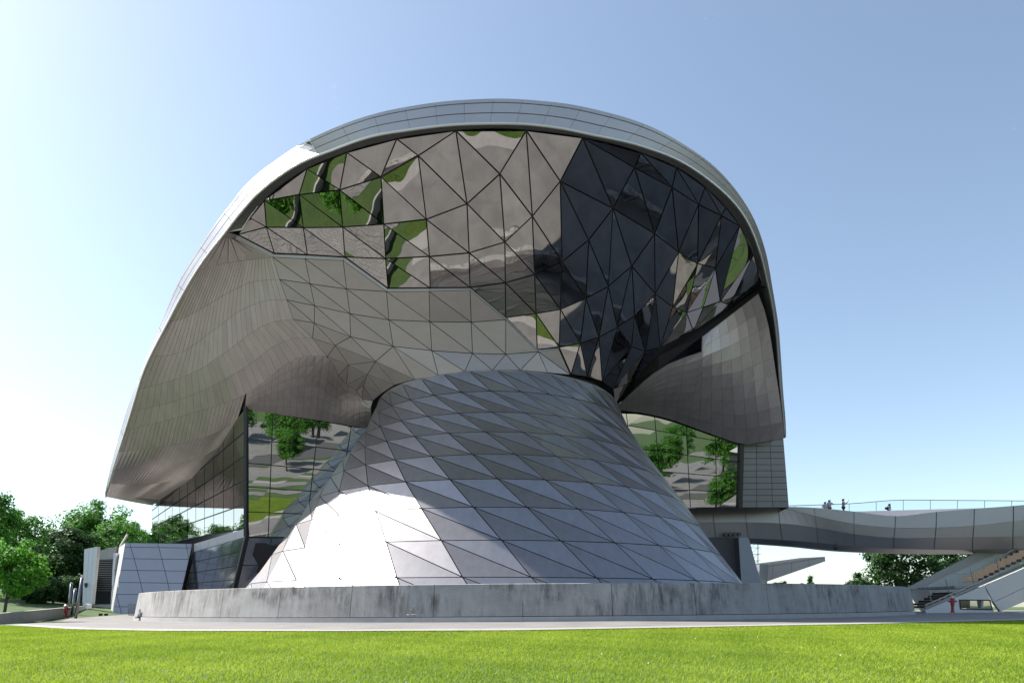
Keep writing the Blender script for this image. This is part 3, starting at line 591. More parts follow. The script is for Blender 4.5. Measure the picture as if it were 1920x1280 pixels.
q = [P(1702,1101,DB), P(1846,1027,DB), P(1935,982,DB), P(1950,1000,DB), P(1860,1041,DB), P(1712,1106,DB)]
panel('stair_parapet', [q[0], q[1], q[4], q[5]], M_beige, st, SO, .01, thick=.2); panel('stair_parapet', [q[1], q[2], q[3], q[4]], M_beige, st, SO, .01, thick=.2)
m = MB(SO); q = [P(1700,1107,DB+.25), P(1950,995,DB+.25), P(1950,1100,DB+.25), P(1730,1150,DB+.25)]; m.poly(q); m.build('stair_rear_wall', M_white, st)
for i in range(22):
    t = i/22; x = lerp(1733, 1960, t); y = lerp(1135, 1022, t)
    if 1790 < x < 1826: continue
    a = P(x, y, DF+.4); b = P(x, y, DB-.2*1); b.z = a.z; w = .42
    m = MB(SO); m.box((a.x+w/2, DF+1.6, a.z-.1), (w, 2.2, .2)); m.build('step', M_step, st)
m = MB(SO); a = P(1791,1098,DF+.4); b = P(1828,1094,DF+.4); m.box(((a.x+b.x)/2, (DF+DB)/2, a.z-.1), (b.x-a.x+.3, DB-DF-.5, .2)); m.build('landing', M_beige, st)
for x0, x1 in ((1740,1772),(1774,1817),(1820,1866),(1868,1921)):
    yl = lambda x: lerp(1137, 1058, (x-1734)/187); yu = lambda x: yl(x)-34
    m = MB(SO); m.poly([P(x0,yu(x0),DF+.15), P(x1,yu(x1),DF+.15), P(x1,yl(x1),DF+.15), P(x0,yl(x0),DF+.15)]); m.build('glass_panel', M_clear, st)
    m = MB(SO); m.bar(P(x0-1,yu(x0)-2,DF+.17), P(x0+8,yl(x0),DF+.17), .05); m.build('rail_post', M_rail, st)
m = MB(SO); m.bar(P(1729,1101,DF+.17), P(1775,1076,DF+.17), .06); m.bar(P(1775,1076,DF+.17), P(1820,1075,DF+.17), .06); m.bar(P(1820,1075,DF+.17), P(1900,1030,DF+.17), .06); m.build('handrail', M_rail, st)

# ---- wing shaped canopy far behind
M_can = mat('canopy_panel', (.44, .41, .38), .6, .2, objvar=.03)
cn = thing('wing_canopy', 'pale wing shaped canopy jutting out behind the bridge pier', 'canopy', P(1440, 1140, 105)); CO = cn.location
us = [0, .09, .42, .72, 1]; c4 = [P(1440,1057,105), P(1547,1043,105), P(1548,1051.5,105), P(1437,1090,105)]
m = MB(CO); m.hexa([p+Vector((0, .05, 0)) for p in c4]+[p+Vector((0, 9, .5)) for p in c4]); cb = m.build('canopy_body', M_dark, cn)
panels('canopy_panel', c4, us, [0, .14, 1], M_can, cb, CO, .025)
m = MB(CO); q = [P(1424,1057,103), P(1441,1057,104.8), P(1438,1099,104.8), P(1424,1120,103)]; m.hexa(q+[p+Vector((0, 6, 0)) for p in q]); m.build('canopy_pier', M_pier, cn)
m = MB(CO); q = [P(1418,1057,108), P(1436,1057,108), P(1440,1140,108), P(1418,1140,108)]; m.hexa(q+[p+Vector((0, 6, 0)) for p in q]); m.build('canopy_wall', M_pier, cn)
# lattice mast
mp_ = P(1414, 1140, 118); ms = thing('lattice_mast', 'thin steel lattice mast rising behind the bridge pier', 'mast', mp_)
zt = P(1414, 985, 118).z
for sx in (-.7, .7):
    m = MB(mp_); m.bar((mp_.x+sx, mp_.y, 0), (mp_.x+sx, mp_.y, zt), .14); m.build('mast_leg', M_rail, ms)
m = MB(mp_)
for k in range(12):
    z = 1+k*(zt-1.5)/12; m.bar((mp_.x-1.2, mp_.y, z), (mp_.x+1.2, mp_.y, z), .1); m.bar((mp_.x-.7, mp_.y, z), (mp_.x+.7, mp_.y, z+(zt-1.5)/12), .07)
m.build('mast_rungs', M_rail, ms, 'stuff')

# ================================================================== terrace block on the left
M_blue = mat('terrace_cladding', (.33, .325, .37), .45, .5, objvar=.03, noise=(.7, .04)); M_lv = mat('louvre_slat', (.20, .19, .185), .5, .4)
tb = thing('terrace_block', 'blue grey clad block with sloping sides and a glass railed terrace on top', 'building', P(270, 1150, 62)); TO = tb.location
tc4 = [P(235.5,1017,64), P(361,1018.5,63.6), P(330,1152,62.2), P(211.5,1151,62.2)]
body = backing('block_body', tc4, M_dark, tb, TO, .05)
vs = [0, .062, .225, .39, .56, .725, .895, 1]
for j in range(len(vs)-1):
    for k in range(-2, 4):
        def uu(k, v): return min(1, max(0, .42*k+.18+v*.50-.12))
        a, b, c, d = uu(k, vs[j]), uu(k+1, vs[j]), uu(k+1, vs[j+1]), uu(k, vs[j+1])
        if b-a < .01 and c-d < .01: continue
        pts = [bil(tc4, a, vs[j]), bil(tc4, b, vs[j]), bil(tc4, c, vs[j+1]), bil(tc4, d, vs[j+1])]
        if b-a < .01: pts = pts[1:] if False else [pts[0], pts[2], pts[3]]
        elif c-d < .01: pts = pts[:3]
        panel('cladding_panel', pts, M_blue, body, TO, .025)
m = MB(TO); q = [P(223,1026,70), P(235,1017.2,64.05), P(211.8,1151,62.3), P(207,1150,66)]; m.poly(q); m.build('side_return', M_white, tb)  # white stands in for sunlight on the side of the block
m = MB(TO); q = [P(223,1026,70), P(235,1017.2,64.05), P(360.5,1018.7,63.7), P(360,1021,74)]; m.poly(q); m.build('terrace_floor', M_concp, tb)
for x0, x1 in ((239,268),(269,299),(300,330),(331,358)):
    m = MB(TO); m.poly([P(x0,1001,64.6), P(x1,1001.3,64.5), P(x1,1018.5,64.5), P(x0,1018,64.6)]); m.build('glass_panel', M_clear, tb)
m = MB(TO); m.bar(P(225,1024,69.6), P(239,1001,64.8), .12, .2); m.build('railing_end', M_concp, tb)
# recessed louvre wall, its base and head
lw = thing('louvre_wall', 'dark louvred wall recessed between the white panel and the terrace block', 'wall', P(190, 1154, 70)); LO = lw.location
q = [P(172,1050,70), P(216,1046,70), P(212,1160,69.5), P(165,1160,69.5)]; m = MB(LO); m.hexa(q+[p+Vector((0, .3, 0)) for p in q]); lb = m.build('wall_core', M_dark, lw)
m = MB(LO)
for k in range(21):
    y = lerp(1049, 1131, k/20); m.bar(P(lerp(180,172,k/20),y,69.8), P(lerp(216,210,k/20),y,69.8), .14, .1)
m.build('louvre_slats', M_lv, lw, 'stuff')
q = [P(181,1033,69.7), P(216,1024.5,69.7), P(216,1047,69.7), P(181,1048.5,69.7)]; m = MB(LO); m.hexa(q+[p+Vector((0, .5, 0)) for p in q]); m.build('wall_head', M_concp, lw)
q = [P(160,1133,68.6), P(209,1132,68.6), P(206,1155,68.2), P(158,1156,68.2)]; m = MB(LO); m.hexa(q+[p+Vector((0, 1, 0)) for p in q]); m.build('wall_base', M_concp, lw)
for y0, y1, x in ((1036,1068,215),(1058,1097,213.5),(1082,1122,213),(1107,1137,211)):
    m = MB(LO); q = [P(x-2,y0,67.5), P(x+2.5,y0,67.5), P(x,y1,67.2), P(x-4,y1,67.2)]; m.hexa(q+[p+Vector((0, .6, 0)) for p in q]); m.build('edge_fin', M_white, lw)  # sunlight on the stepped edge, put into the white colour
# tall white panel
wp = thing('white_panel', 'tall tapering white clad panel standing on a short foot with a black box on it', 'panel', P(160, 1154, 64)); WO = wp.location
c4 = [P(158,1029,64), P(182.6,1024,64), P(171.5,1132,63.5), P(154.2,1130,63.5)]
m = MB(WO); m.hexa([p+Vector((0, .04, 0)) for p in c4]+[p+Vector((0, .5, 0)) for p in c4]); pb = m.build('panel_core', M_concp, wp)
panels('panel_board', c4, [0, .38, .72, 1], [0, .74, 1], M_white, pb, WO, .008)
m = MB(WO); q = [P(155.5,1131,63.8), P(162.5,1132,63.8), P(160,1154,63.6), P(154,1154,63.6)]; m.hexa(q+[p+Vector((0, .8, 0)) for p in q]); m.build('foot', M_white, wp)
m = MB(WO); q = [P(157.5,1092.5,63.5), P(162.2,1092.2,63.5), P(161.5,1099,63.5), P(159,1101,63.5)]; m.hexa(q+[p+Vector((0, .15, 0)) for p in q]); m.build('black_box', M_blk, wp)
# posts
for (bx0, by, tx, ty, D), lab in zip(((128,1140,134,1094,58),(134.5,1146,141,1105,56),(141,1156,154,1083,52)), ('thin grey post leaning beside the red hydrant on the grass', 'short grey leaning post between two taller leaning posts', 'tallest grey leaning post in front of the tall white panel')):
    b = P(bx0, by, D); t_ = P(tx, ty, D); t = thing('leaning_post', lab, 'post', b); m = MB(b); m.tube([b-Vector((0, 0, .3)), t_], .11, 8); m.build('shaft', M_rail, t, smooth=True)
    m = MB(b); m.tube([t_, t_+(t_-b).normalized()*.12], [.12, .10], 8); m.build('cap', M_white, t)
# hydrants
M_red = mat('hydrant_red', (.30, .02, .025), .4, noise=(6, .15)); M_gry = mat('hydrant_cap', (.45, .45, .46), .4, .6)
def hydrant(px, py, D, h, lab):
    b = P(px, py, D); t = thing('fire_hydrant', lab, 'hydrant', b, 'pillar hydrants beside the driveway')
    m = MB(b); m.lathe(b, [(.16, 0), (.16, .05*h), (.10, .07*h), (.10, .40*h), (.14, .44*h), (.135, .80*h), (.15, .84*h)], 12); m.build('pillar', M_red, t, smooth=False)
    m = MB(b); m.lathe(b+Vector((0, 0, .84*h)), [(.17, 0), (.17, .05*h), (.12, .12*h), (.05, .16*h)], 12); m.build('cap', M_gry, t)
    for s in (-1, 1):
        m = MB(b); m.tube([b+Vector((s*.1, 0, .66*h)), b+Vector((s*.26, 0, .66*h)), b+Vector((s*.28, 0, .66*h))], [.07, .07, .085], 8); m.build('outlet', M_red, t)
    return t
hydrant(124, 1158.5, 53, 1.15, 'red pillar hydrant on the grass beside the leaning posts'); hydrant(1786, 1147.5, 49.3, 1.3, 'red pillar hydrant in front of the white stair cladding')
# traffic cone
b = P(262, 1158, 46.5); t = thing('traffic_cone', 'small pale traffic cone at the left end of the concrete wall', 'traffic cone', b)
m = MB(b); m.lathe(b+Vector((0, 0, .05)), [(.20, 0), (.12, .28), (.055, .60), (.05, .62)], 12); m.build('cone_body', M_gry, t, smooth=True)
m = MB(b); m.box(b+Vector((0, 0, .03)), (.52, .52, .06), .3); m.build('base', M_blk, t)
m = MB(b); m.lathe(b+Vector((0, 0, .30)), [(.135, 0), (.092, .18)], 12); m.build('band', M_white, t)
# railing
a, c = P(241, 1153, 58), P(279, 1156, 51); t = thing('metal_railing', 'short steel bar railing between the terrace block and the concrete wall', 'railing', a)
for k in range(13):
    p = lerp(a, c, k/12); m = MB(a); m.bar(p, p+Vector((0, 0, 1.05)), .05); m.build('bar', M_rail, t)
for z in (.12, .78):
    m = MB(a); m.bar(a+Vector((0, -.04, z)), c+Vector((0, -.04, z)), .06); m.build('rail', M_rail, t)
# unidentified small black thing on the ground, its two-drum shape made up
b = P(194, 1156, 58); t = thing('black_ground_object', 'low black object of unknown kind on the paving by the louvred wall base', 'object', b)
m = MB(b); m.box(b+Vector((0, 0, .05)), (.8, .3, .08)); m.build('base', M_blk, t)
for s in (-.25, .25):
    m = MB(b); m.tube([b+Vector((s, -.12, .2)), b+Vector((s, .15, .24))], [.13, .1], 10); m.build('drum', M_blk, t)
# low wall by the trees
lwv = thing('low_wall', 'long low pale garden wall below the trees beside the lawn', 'wall', P(60, 1160, 48)); O = lwv.location
pts = [(-120,1157,1180,34),(-40,1151.5,1171,37.5),(30,1146,1164,43),(80,1141.5,1158,49),(120,1138,1152,56),(153,1135.5,1149,63)]
for i in range(len(pts)-1):
    (xa, ya, yb, Da_), (xc, yc, yd, Dc) = pts[i], pts[i+1]; m = MB(O); q = [P(xa,ya,Da_), P(xc,yc,Dc), P(xc,yd+4,Dc), P(xa,yb+4,Da_)]; o_ = Vector((.12, .3, 0)); m.hexa(q+[p+o_ for p in q]); m.build('wall_section', M_concp, lwv)

# ================================================================== vegetation
def leafmat(name, c1, c2):
    def fn(N, L, b):
        at = N.new('ShaderNodeAttribute'); at.attribute_name = 'tone'; at.attribute_type = 'GEOMETRY'
        r = N.new('ShaderNodeValToRGB'); r.color_ramp.elements[0].color = (*c1, 1); r.color_ramp.elements[1].color = (*c2, 1); L.new(at.outputs['Fac'], r.inputs[0])
        L.new(r.outputs[0], b.inputs['Base Color']); b.inputs['Specular IOR Level'].default_value = .25
        tr = N.new('ShaderNodeBsdfTranslucent'); L.new(r.outputs[0], tr.inputs[0]); mx = N.new('ShaderNodeMixShader'); mx.inputs[0].default_value = .45
        L.new(b.outputs[0], mx.inputs[1]); L.new(tr.outputs[0], mx.inputs[2]); L.new(mx.outputs[0], N['Material Output'].inputs['Surface'])
    return node_mat(name, fn, .6)
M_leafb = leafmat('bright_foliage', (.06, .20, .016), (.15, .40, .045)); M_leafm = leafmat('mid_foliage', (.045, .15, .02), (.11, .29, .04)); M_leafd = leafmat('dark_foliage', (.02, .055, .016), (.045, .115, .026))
M_bark = mat('bark', (.07, .055, .045), .9, noise=((3, 3, 1), .3))
def leaf_mesh(name, cen, rad, n, size, m, r, clumps, flat=.8):
    # clumps spread through the crown; leaves scattered in each clump, facing outward and up
    d = r.normal(size=(clumps, 3)); d /= np.linalg.norm(d, axis=1)[:, None]
    rr = r.uniform(.25, 1.0, clumps)**.55; cc = d*rr[:, None]*np.array(rad)*.86
    cs = r.uniform(.55, 1.2, clumps)*np.mean(rad)*.30
    k = r.integers(0, clumps, n); g = r.normal(size=(n, 3)); g /= np.linalg.norm(g, axis=1)[:, None]; g *= (r.uniform(0, 1, n)**.45)[:, None]
    p = cc[k]+g*cs[k][:, None]*np.array([1.1, 1.1, flat])
    nrm = g+p/np.array(rad)*.5+np.array([0, 0, .5])+r.normal(size=(n, 3))*.55; nrm /= np.linalg.norm(nrm, axis=1)[:, None]
    t = np.cross(nrm, r.normal(size=(n, 3))); t /= np.linalg.norm(t, axis=1)[:, None]; b = np.cross(nrm, t)
    s = size*r.uniform(.6, 1.3, n)[:, None]
    v = np.stack([p-t*s, p+b*s*.5, p+t*s, p-b*s*.5], 1).reshape(-1, 3)+np.array(cen)
    me = bpy.data.meshes.new(name); me.vertices.add(4*n); me.vertices.foreach_set('co', v.ravel())
    me.loops.add(4*n); me.loops.foreach_set('vertex_index', np.arange(4*n)); me.polygons.add(n); me.polygons.foreach_set('loop_start', np.arange(n)*4); me.polygons.foreach_set('loop_total', np.full(n, 4))
    at = me.attributes.new('tone', 'FLOAT', 'FACE'); at.data.foreach_set('value', np.clip(r.normal(.5, .28, n)+(r.uniform(-.25, .25, clumps))[k], 0, 1))
    me.materials.append(m); me.update(); me.validate(); return me, cc+np.array(cen)
def tree(name, label, base, H, R, m, seed, low=.22, n=7000, size=.20, trunk=.16, group=None, lean=0, clumps=46):
    r = np.random.default_rng(seed); t = thing(name, label, 'tree' if 'tree' in name else 'shrub', base, group)
    cz = H*(low+1)/2; rz = H*(1-low)/2
    me, cc = leaf_mesh('crown', (lean, 0, cz), (R, R, rz), n, size, m, r, clumps); obj('crown', me, t)
    mb_ = MB(); top = Vector((lean, 0, H*.78)); pts = [Vector((0, 0, -.3)), Vector((lean*.3+.05, 0, H*.25)), Vector((lean*.7-.05, .05, H*.5)), top]
    mb_.tube(pts, [trunk*1.25, trunk, trunk*.75, trunk*.25], 8)
    tr = mb_.build('trunk', M_bark, t, smooth=True)
    for c in cc[r.permutation(len(cc))[:9]]:
        s = Vector((lean*.6, 0, H*r.uniform(.25, .6))); c = Vector(c); mm = MB(); mid = lerp(s, c, .5)+Vector((0, 0, .1*H*.3)); mm.tube([s, mid, c], [trunk*.45, trunk*.3, .02], 6); mm.build('limb', M_bark, tr, smooth=True)
    return t
def at_px(px, D, z=None): 
    x = (px-960)/F*D; return Vector((x, D, terrain(x, D) if z is None else z))
LG = 'trees left of the building'
tree('young_tree', 'small bright green young tree on a thin leaning trunk beside the low wall', at_px(4, 44), 6.0, 2.15, M_leafb, 1, .26, 9000, .12, .09, None, .8, 60)
tree('broadleaf_tree', 'tall broad tree beside the roof tip rising over the louvred wall', at_px(186, 86), 13.6, 5.2, M_leafm, 2, .12, 15000, .21, .28, LG, 0, 70)
tree('broadleaf_tree', 'lower rounded tree directly behind the tall white panel', at_px(215, 78), 10.6, 3.4, M_leafm, 3, .1, 10000, .18, .2, LG, 0, 60)
tree('broadleaf_tree', 'dark dense tree standing behind the red hydrant', at_px(122, 74), 8.8, 4.0, M_leafd, 4, .05, 12000, .2, .2, LG, 0, 60)
tree('broadleaf_tree', 'mid green round crown tree behind the young bright tree', at_px(52, 82), 11.3, 4.6, M_leafm, 5, .1, 12000, .2, .24, LG, 0, 60)
tree('broadleaf_tree', 'tall tree cut by the picture edge above the low wall', at_px(-22, 66), 11.6, 3.4, M_leafm, 6, .12, 10000, .18, .22, LG, 0, 60)
tree('broadleaf_tree', 'distant small tree showing above the terrace glass railing', at_px(262, 104), 14.2, 4.2, M_leafm, 7, .12, 8000, .22, .2, LG, 0, 50)
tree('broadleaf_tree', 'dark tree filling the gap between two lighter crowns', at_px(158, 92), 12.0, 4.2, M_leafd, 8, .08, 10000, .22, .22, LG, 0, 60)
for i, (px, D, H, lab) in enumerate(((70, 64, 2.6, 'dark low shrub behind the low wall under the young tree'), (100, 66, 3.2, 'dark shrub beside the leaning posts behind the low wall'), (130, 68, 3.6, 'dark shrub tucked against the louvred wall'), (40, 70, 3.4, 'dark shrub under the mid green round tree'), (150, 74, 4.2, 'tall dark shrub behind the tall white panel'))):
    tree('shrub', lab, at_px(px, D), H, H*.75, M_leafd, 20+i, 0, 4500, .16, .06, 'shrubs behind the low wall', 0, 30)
RG = 'trees behind the footbridge'
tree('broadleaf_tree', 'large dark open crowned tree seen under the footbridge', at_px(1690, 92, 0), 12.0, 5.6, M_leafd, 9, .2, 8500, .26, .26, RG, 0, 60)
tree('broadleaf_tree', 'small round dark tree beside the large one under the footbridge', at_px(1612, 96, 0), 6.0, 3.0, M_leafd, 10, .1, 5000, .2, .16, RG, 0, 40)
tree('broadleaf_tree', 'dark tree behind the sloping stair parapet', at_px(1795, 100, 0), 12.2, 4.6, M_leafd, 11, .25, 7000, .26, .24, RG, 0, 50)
tree('bush', 'bright green bush behind the concrete wall beside the bridge pier', at_px(1462, 72, 0), 4.1, 2.2, M_leafb, 12, 0, 5000, .14, .08, None, 0, 30)
tree('bush', 'low pale bush showing just over the concrete wall', at_px(1560, 110, 0), 4.6, 3.2, M_leafm, 13, 0, 4000, .2, .08, None, 0, 30)
tree('bush', 'low bush over the wall between the two slim poplars', at_px(1510, 118, 0), 4.6, 2.6, M_leafm, 14, 0, 4000, .2, .08, None, 0, 30)
tree('poplar_tree', 'shorter slim pointed poplar far behind the concrete wall', at_px(1503, 150, 0), 7.6, .55, M_leafd, 15, .05, 2500, .2, .12, 'slim poplars', 0, 26)
tree('poplar_tree', 'taller slim pointed poplar far behind the concrete wall', at_px(1519, 150, 0), 9.0, .6, M_leafd, 16, .05, 2500, .2, .12, 'slim poplars', 0, 26)
# trees, cars' road side and a block behind the viewer: they show as mirror images in the glass
def copy_tree(src, loc, rz, sc, label):
    def cp(o, par):
        c = o.copy(); COL.objects.link(c); c.parent = par
        for ch in list(o.children): cp(ch, c)
        return c
    c = cp(src, None); c.location = loc; c.rotation_euler = (0, 0, rz); c.scale = (sc,)*3; c['label'] = label; c['group'] = 'trees mirrored in the glass'; return c
src = [o for o in bpy.data.objects if o.parent is None and o.get('label', '').startswith(('lower rounded', 'mid green round'))]
for i, (x, y, s, rz) in enumerate(((-82, 84, .95, 0), (-84, 94, 1.15, 1), (-94, 101, 1.25, 2), (-76, 76, .8, 3), (-92, 88, 1.0, 4), (-70, 70, .7, 5), (50, 50, .8, .5), (54, 43, .75, 1.5), (58, 52, .9, 2.5), (60, 61, .95, 3.5), (66, 46, .9, 4.5), (24, -46, 1.1, 1.2), (34, -58, 1.4, 2), (44, -48, 1.2, 3), (54, -62, 1.5, 4), (66, -54, 1.4, 5), (80, -66, 1.6, 1), (14, -64, 1.4, 2.4), (38, -30, .7, .3), (-15, -7, .6, .7), (-21, 1, .6, 1.9), (-11, -13, .7, 3), (-30, -16, .8, 1), (-9, -22, .75, 2), (12, -20, .85, 3), (30, -12, .8, 4), (44, 4, .8, 5), (52, 20, .7, 1.5), (-48, -4, .9, 2.5), (66, 34, .9, 3.2), (-20, -48, 1.1, .4), (22, -50, 1.1, 2.2), (60, -30, 1.1, 4.2))):  # those out of view beyond the bridge are added to block light to the soffit
    copy_tree(src[i % 2], (x, y, terrain(x, y)), rz, s, 'leafy tree across the lawn, seen as a mirror image in the glazing')

# ---- parked cars and a low hall across the paving: they show as mirror images in the glazing
M_tyre = mat('tyre_rubber', (.02, .02, .02), .8); M_cglass = mat('car_glass', (.03, .035, .04), .05, 0, 1.0); M_lamp = mat('lamp_lens', (.7, .7, .68), .2)
def car(loc, rz, col, label):
    t = thing('parked_car', label, 'car', loc, 'parked cars mirrored in the glass'); t.rotation_euler = (0, 0, rz)
    paint = mat('car_paint', col, .25, .3)
    prof = [(-2.15, .35), (-2.2, .75), (-1.95, .95), (-1.2, 1.0), (1.0, .98), (1.9, .85), (2.15, .65), (2.15, .35)]
    m = MB(); n = len(prof); L_ = [Vector((x, -.86, z)) for x, z in prof]; R_ = [Vector((x, .86, z)) for x, z in prof]; m.poly(L_); m.poly(R_[::-1])
    for i in range(n): m.poly([L_[i], R_[i], R_[(i+1) % n], L_[(i+1) % n]])
    body = m.build('body', paint, t)
    m = MB(); b = [(-1.6, .97), (.95, .97), (.25, 1.46), (-1.15, 1.46)]; w = [.84, .84, .64, .64]; A = [Vector((x, -k, z)) for (x, z), k in zip(b, w)]; B = [Vector((x, k, z)) for (x, z), k in zip(b, w)]
    m.hexa(A+B); m.build('window', M_cglass, t)
    m = MB(); m.box((-.45, 0, 1.48), (1.42, 1.28, .05)); m.build('car_roof', paint, t)
    for x in (-1.35, 1.35):
        for y in (-.82, .82):
            m = MB(); m.tube([(x, y-.1, .33), (x, y+.1, .33)], .33, 16); wh = m.build('wheel', M_tyre, t); m = MB(); m.tube([(x, y-.11, .33), (x, y+.11, .33)], .19, 12); m.build('rim', M_gry, wh)
    for y in (-.6, .6):
        m = MB(); m.box((2.13, y, .7), (.06, .36, .14)); m.build('headlight', M_lamp, t)
for i, (x, y, rz, c, n) in enumerate(((24, 1, .3, (.5, .5, .52), 'silver'), (27.2, 1.6, .3, (.02, .02, .025), 'black'), (30.4, 2.4, .3, (.62, .62, .62), 'white'), (34, 3.4, .3, (.3, .02, .02), 'red'), (37.4, 4.4, .3, (.05, .08, .2), 'blue'), (-34, 0, 1.9, (.6, .6, .6), 'pearl white'), (-6, -33, 0, (.1, .1, .11), 'dark grey'))):
    car((x, y, gz(x, y)+.03), rz+math.pi/2, c, n+' car parked on the paving across the lawn, seen mirrored in the glass')
hx, hy = 66, -6; hall = thing('low_hall', 'low white hall with a row of columns, seen mirrored in the glass', 'building', (hx, hy, 0)); hall.rotation_euler = (0, 0, math.radians(70))
m = MB(); m.box((0, 4, 3.6), (34, 7, 7.2)); m.build('wall', M_cglass, hall)
m = MB(); m.box((0, 2.4, 7.6), (37, 12, .8)); m.build('roof', M_white, hall)
for k in range(13):
    m = MB(); m.box((-16.5+k*2.75, -2.2, 3.6), (.55, .55, 7.2)); m.build('column', M_white, hall)
m = MB(); m.box((0, .2, .25), (38, 8, .5)); m.build('plinth', M_concp, hall)

# ---- grass blades on the lawn in front
def grass(n, x, y, h0, h1, w):
    r = np.random.default_rng(3); 
    z = np.array([terrain(a, b) for a, b in zip(x, y)]); a = r.uniform(0, 6.283, n); h = r.uniform(h0, h1, n); lean = r.normal(0, .6, (n, 2))*h[:, None]
    dx = np.cos(a)*w; dy = np.sin(a)*w
    v = np.stack([np.c_[x-dx, y-dy, z], np.c_[x+dx, y+dy, z], np.c_[x+lean[:, 0], y+lean[:, 1], z+h]], 1).reshape(-1, 3)
    me = bpy.data.meshes.new('grass'); me.vertices.add(3*n); me.vertices.foreach_set('co', v.ravel()); me.loops.add(3*n); me.loops.foreach_set('vertex_index', np.arange(3*n)); me.polygons.add(n); me.polygons.foreach_set('loop_start', np.arange(n)*3); me.polygons.foreach_set('loop_total', np.full(n, 3))
    at = me.attributes.new('tone', 'FLOAT', 'FACE')
    pat = .5+.28*np.sin(x*.55+1.3*np.sin(y*.4))*np.sin(y*.7+.8*np.sin(x*.31))+.2*np.sin(x*2.1+y*1.1)*np.sin(y*1.9-x*.6)
    at.data.foreach_set('value', np.clip(pat+r.normal(0, .15, n), 0, 1)); return me
r_ = np.random.default_rng(5); NG = 420000
gy = np.sqrt(r_.uniform(7.5**2, 34**2, NG*2)); gx = r_.uniform(-.86, .86, NG*2)*gy
ey = np.interp(gx, EX, EY); keep = (gy < ey-.05-r_.exponential(.06, len(gy))); gx, gy = gx[keep][:NG], gy[keep][:NG]
M_grass = leafmat('grass_blade', (.20, .31, .02), (.38, .49, .045))
me = grass(len(gx), gx, gy, .03, .07, .008); me.materials.append(M_grass); me.update()
go = obj('grass', me, kind='stuff'); go['label'] = 'short mown green grass covering the lawn'
# small white clover heads
M_flower = mat('clover_head', (.75, .75, .70), .8)
mb = MB()
for k in range(16):
    y = r_.uniform(9, 20); x = r_.uniform(-.8, .8)*y; z = terrain(x, y)+.06; mb.tube([(x, y, z), (x, y, z+.03)], .012, 5)
o = mb.build('clover_flowers', M_flower, kind='stuff'); o['label'] = 'tiny white clover heads scattered through the grass'

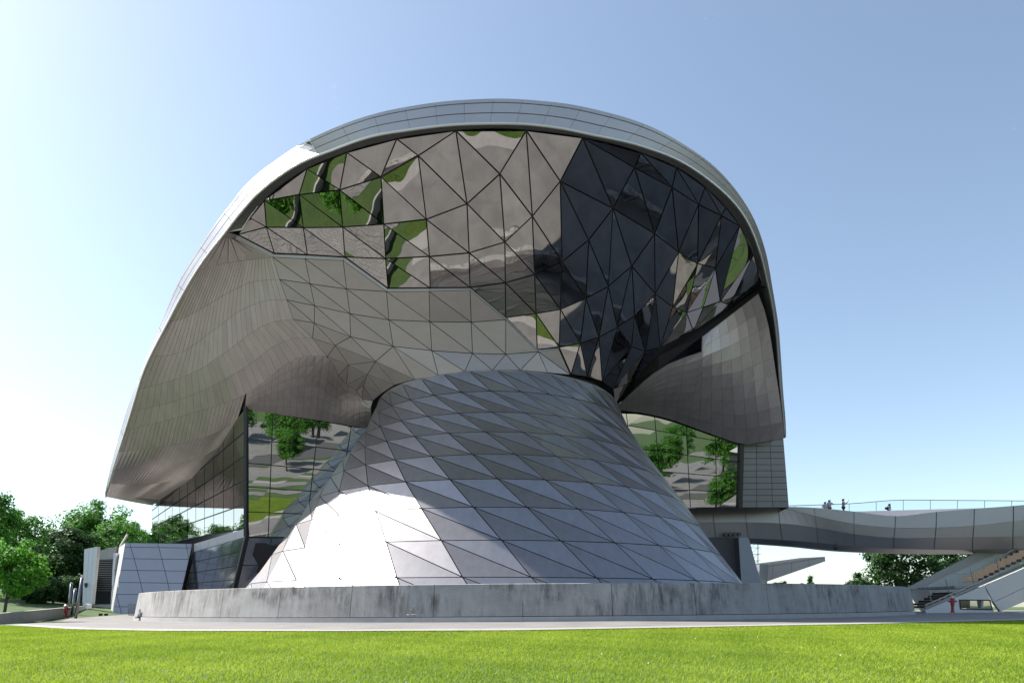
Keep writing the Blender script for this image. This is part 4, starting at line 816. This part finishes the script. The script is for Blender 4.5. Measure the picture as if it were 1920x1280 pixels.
# ================================================================== people on the footbridge
M_skin = mat('skin', (.42, .26, .19), .6)
def person(px, D, label, top_px, shirt, hair, arm='down', crouch=False, h=1.68, trouser=(.05, .05, .07), turn=0.0):
    x = (px-960)/F*D; ztop = CZ+(HZ-top_px)/F*D; k = h/1.7
    base = Vector((x, D, ztop-h if not crouch else ztop-1.27)); t = thing('person', label, 'person', base); t.rotation_euler = (0, 0, turn)
    def skinned(name, verts, edges, radii, m, par, sub=1):
        me = bpy.data.meshes.new(name); me.from_pydata([Vector(v)*k for v in verts], edges, []); o = obj(name, me, par)
        md = o.modifiers.new('skin', 'SKIN'); sv = me.skin_vertices[0].data
        for i, r in enumerate(radii): sv[i].radius = (r*k, r*k)
        sv[0].use_root = True
        s = o.modifiers.new('sub', 'SUBSURF'); s.levels = sub; s.render_levels = sub; me.materials.append(m); return o
    ln = (0, .28, -.42) if crouch else (0, 0, 0)
    def up(v, f=1): return (v[0]+ln[0]*f, v[1]-ln[1]*f, v[2]+ln[2]*f)
    if arm == 'phone': R = [(.20, 0, 1.40), (.26, -.16, 1.18), (.17, -.36, 1.44)]; Lh = [(-.20, 0, 1.40), (-.25, -.12, 1.17), (-.12, -.30, 1.28)]
    elif arm == 'point': R = [(.20, 0, 1.40), (.32, -.14, 1.22), (.46, -.26, 1.26)]; Lh = [(-.20, 0, 1.40), (-.25, .02, 1.12), (-.24, -.06, .86)]
    else: R = [(.20, 0, 1.40), (.25, .02, 1.12), (.24, -.06, .86)]; Lh = [(-.20, 0, 1.40), (-.25, .02, 1.12), (-.24, -.06, .86)]
    V_ = [(0, 0, .95), up((0, .01, 1.15), .5), up((0, 0, 1.38)), up((0, 0, 1.50)), up((0, -.015, 1.58)), up((0, -.01, 1.68))]+[up(p) for p in R]+[up(p) for p in Lh]
    E_ = [(0, 1), (1, 2), (2, 3), (3, 4), (4, 5), (2, 6), (6, 7), (7, 8), (2, 9), (9, 10), (10, 11)]
    rad = [.145, .13, .14, .055, .095, .07, .065, .045, .034, .065, .045, .034]; n = len(V_)
    for s in (-1, 1):
        kn = (.10*s, -.30, .55) if crouch else (.095*s, -.02, .50)
        V_ += [(.09*s, 0, .86), kn, (.095*s, .03, .09), (.10*s, -.13, .04)]; E_ += [(0, n), (n, n+1), (n+1, n+2), (n+2, n+3)]; rad += [.085, .06, .045, .04]; n += 4
    body = skinned('body', V_, E_, rad, M_skin, t, 2)
    sh = mat('shirt', shirt, .85); tr = mat('trousers', trouser, .85); hr = mat('hair', hair, .7)
    skinned('shirt', [V_[0], V_[1], V_[2], up((0, 0, 1.45)), V_[6], V_[7], V_[9], V_[10]], [(0, 1), (1, 2), (2, 3), (2, 4), (4, 5), (2, 6), (6, 7)], [.165, .15, .155, .065, .08, .058, .08, .058], sh, t)
    skinned('trousers', [V_[0]]+V_[12:15]+V_[16:19], [(0, 1), (1, 2), (2, 3), (0, 4), (4, 5), (5, 6)], [.155, .10, .074, .06, .10, .074, .06], tr, t)
    skinned('hair', [up((0, .02, 1.60)), up((0, .01, 1.69)), up((0, .06, 1.55)), up((0, .07, 1.42))], [(0, 1), (0, 2), (2, 3)], [.103, .085, .09, .06], hr, t)
    if arm == 'phone':
        m = MB(); p = Vector(up(R[2]))*k; m.box(p+Vector((-.01, -.05, .07)), (.09, .02, .17)); m.build('phone', M_blk, t)
    return t
def bd_(px): return float(np.interp(px, bx, bd))
person(1547.5, bd_(1547)+2.2, 'shorter person in a pale top with long dark hair leaning at the bridge parapet', 940.5, (.45, .42, .45), (.03, .025, .022), 'down', h=1.55)
person(1555.5, bd_(1555)+2.4, 'person in pale shirt with dark hair reaching out a hand beside a shorter companion', 937, (.42, .42, .50), (.025, .02, .02), 'point', h=1.68)
person(1581.5, bd_(1581)+2.2, 'person in a pale top with long dark hair holding up a phone on the bridge', 935, (.40, .38, .45), (.03, .02, .018), 'phone', h=1.7, turn=.9)
person(1663, bd_(1663)+5.6, 'person in dark clothes bending forward behind the curved bridge glass', 944.5, (.05, .055, .08), (.02, .02, .02), 'point', True, h=1.7, turn=1.2)
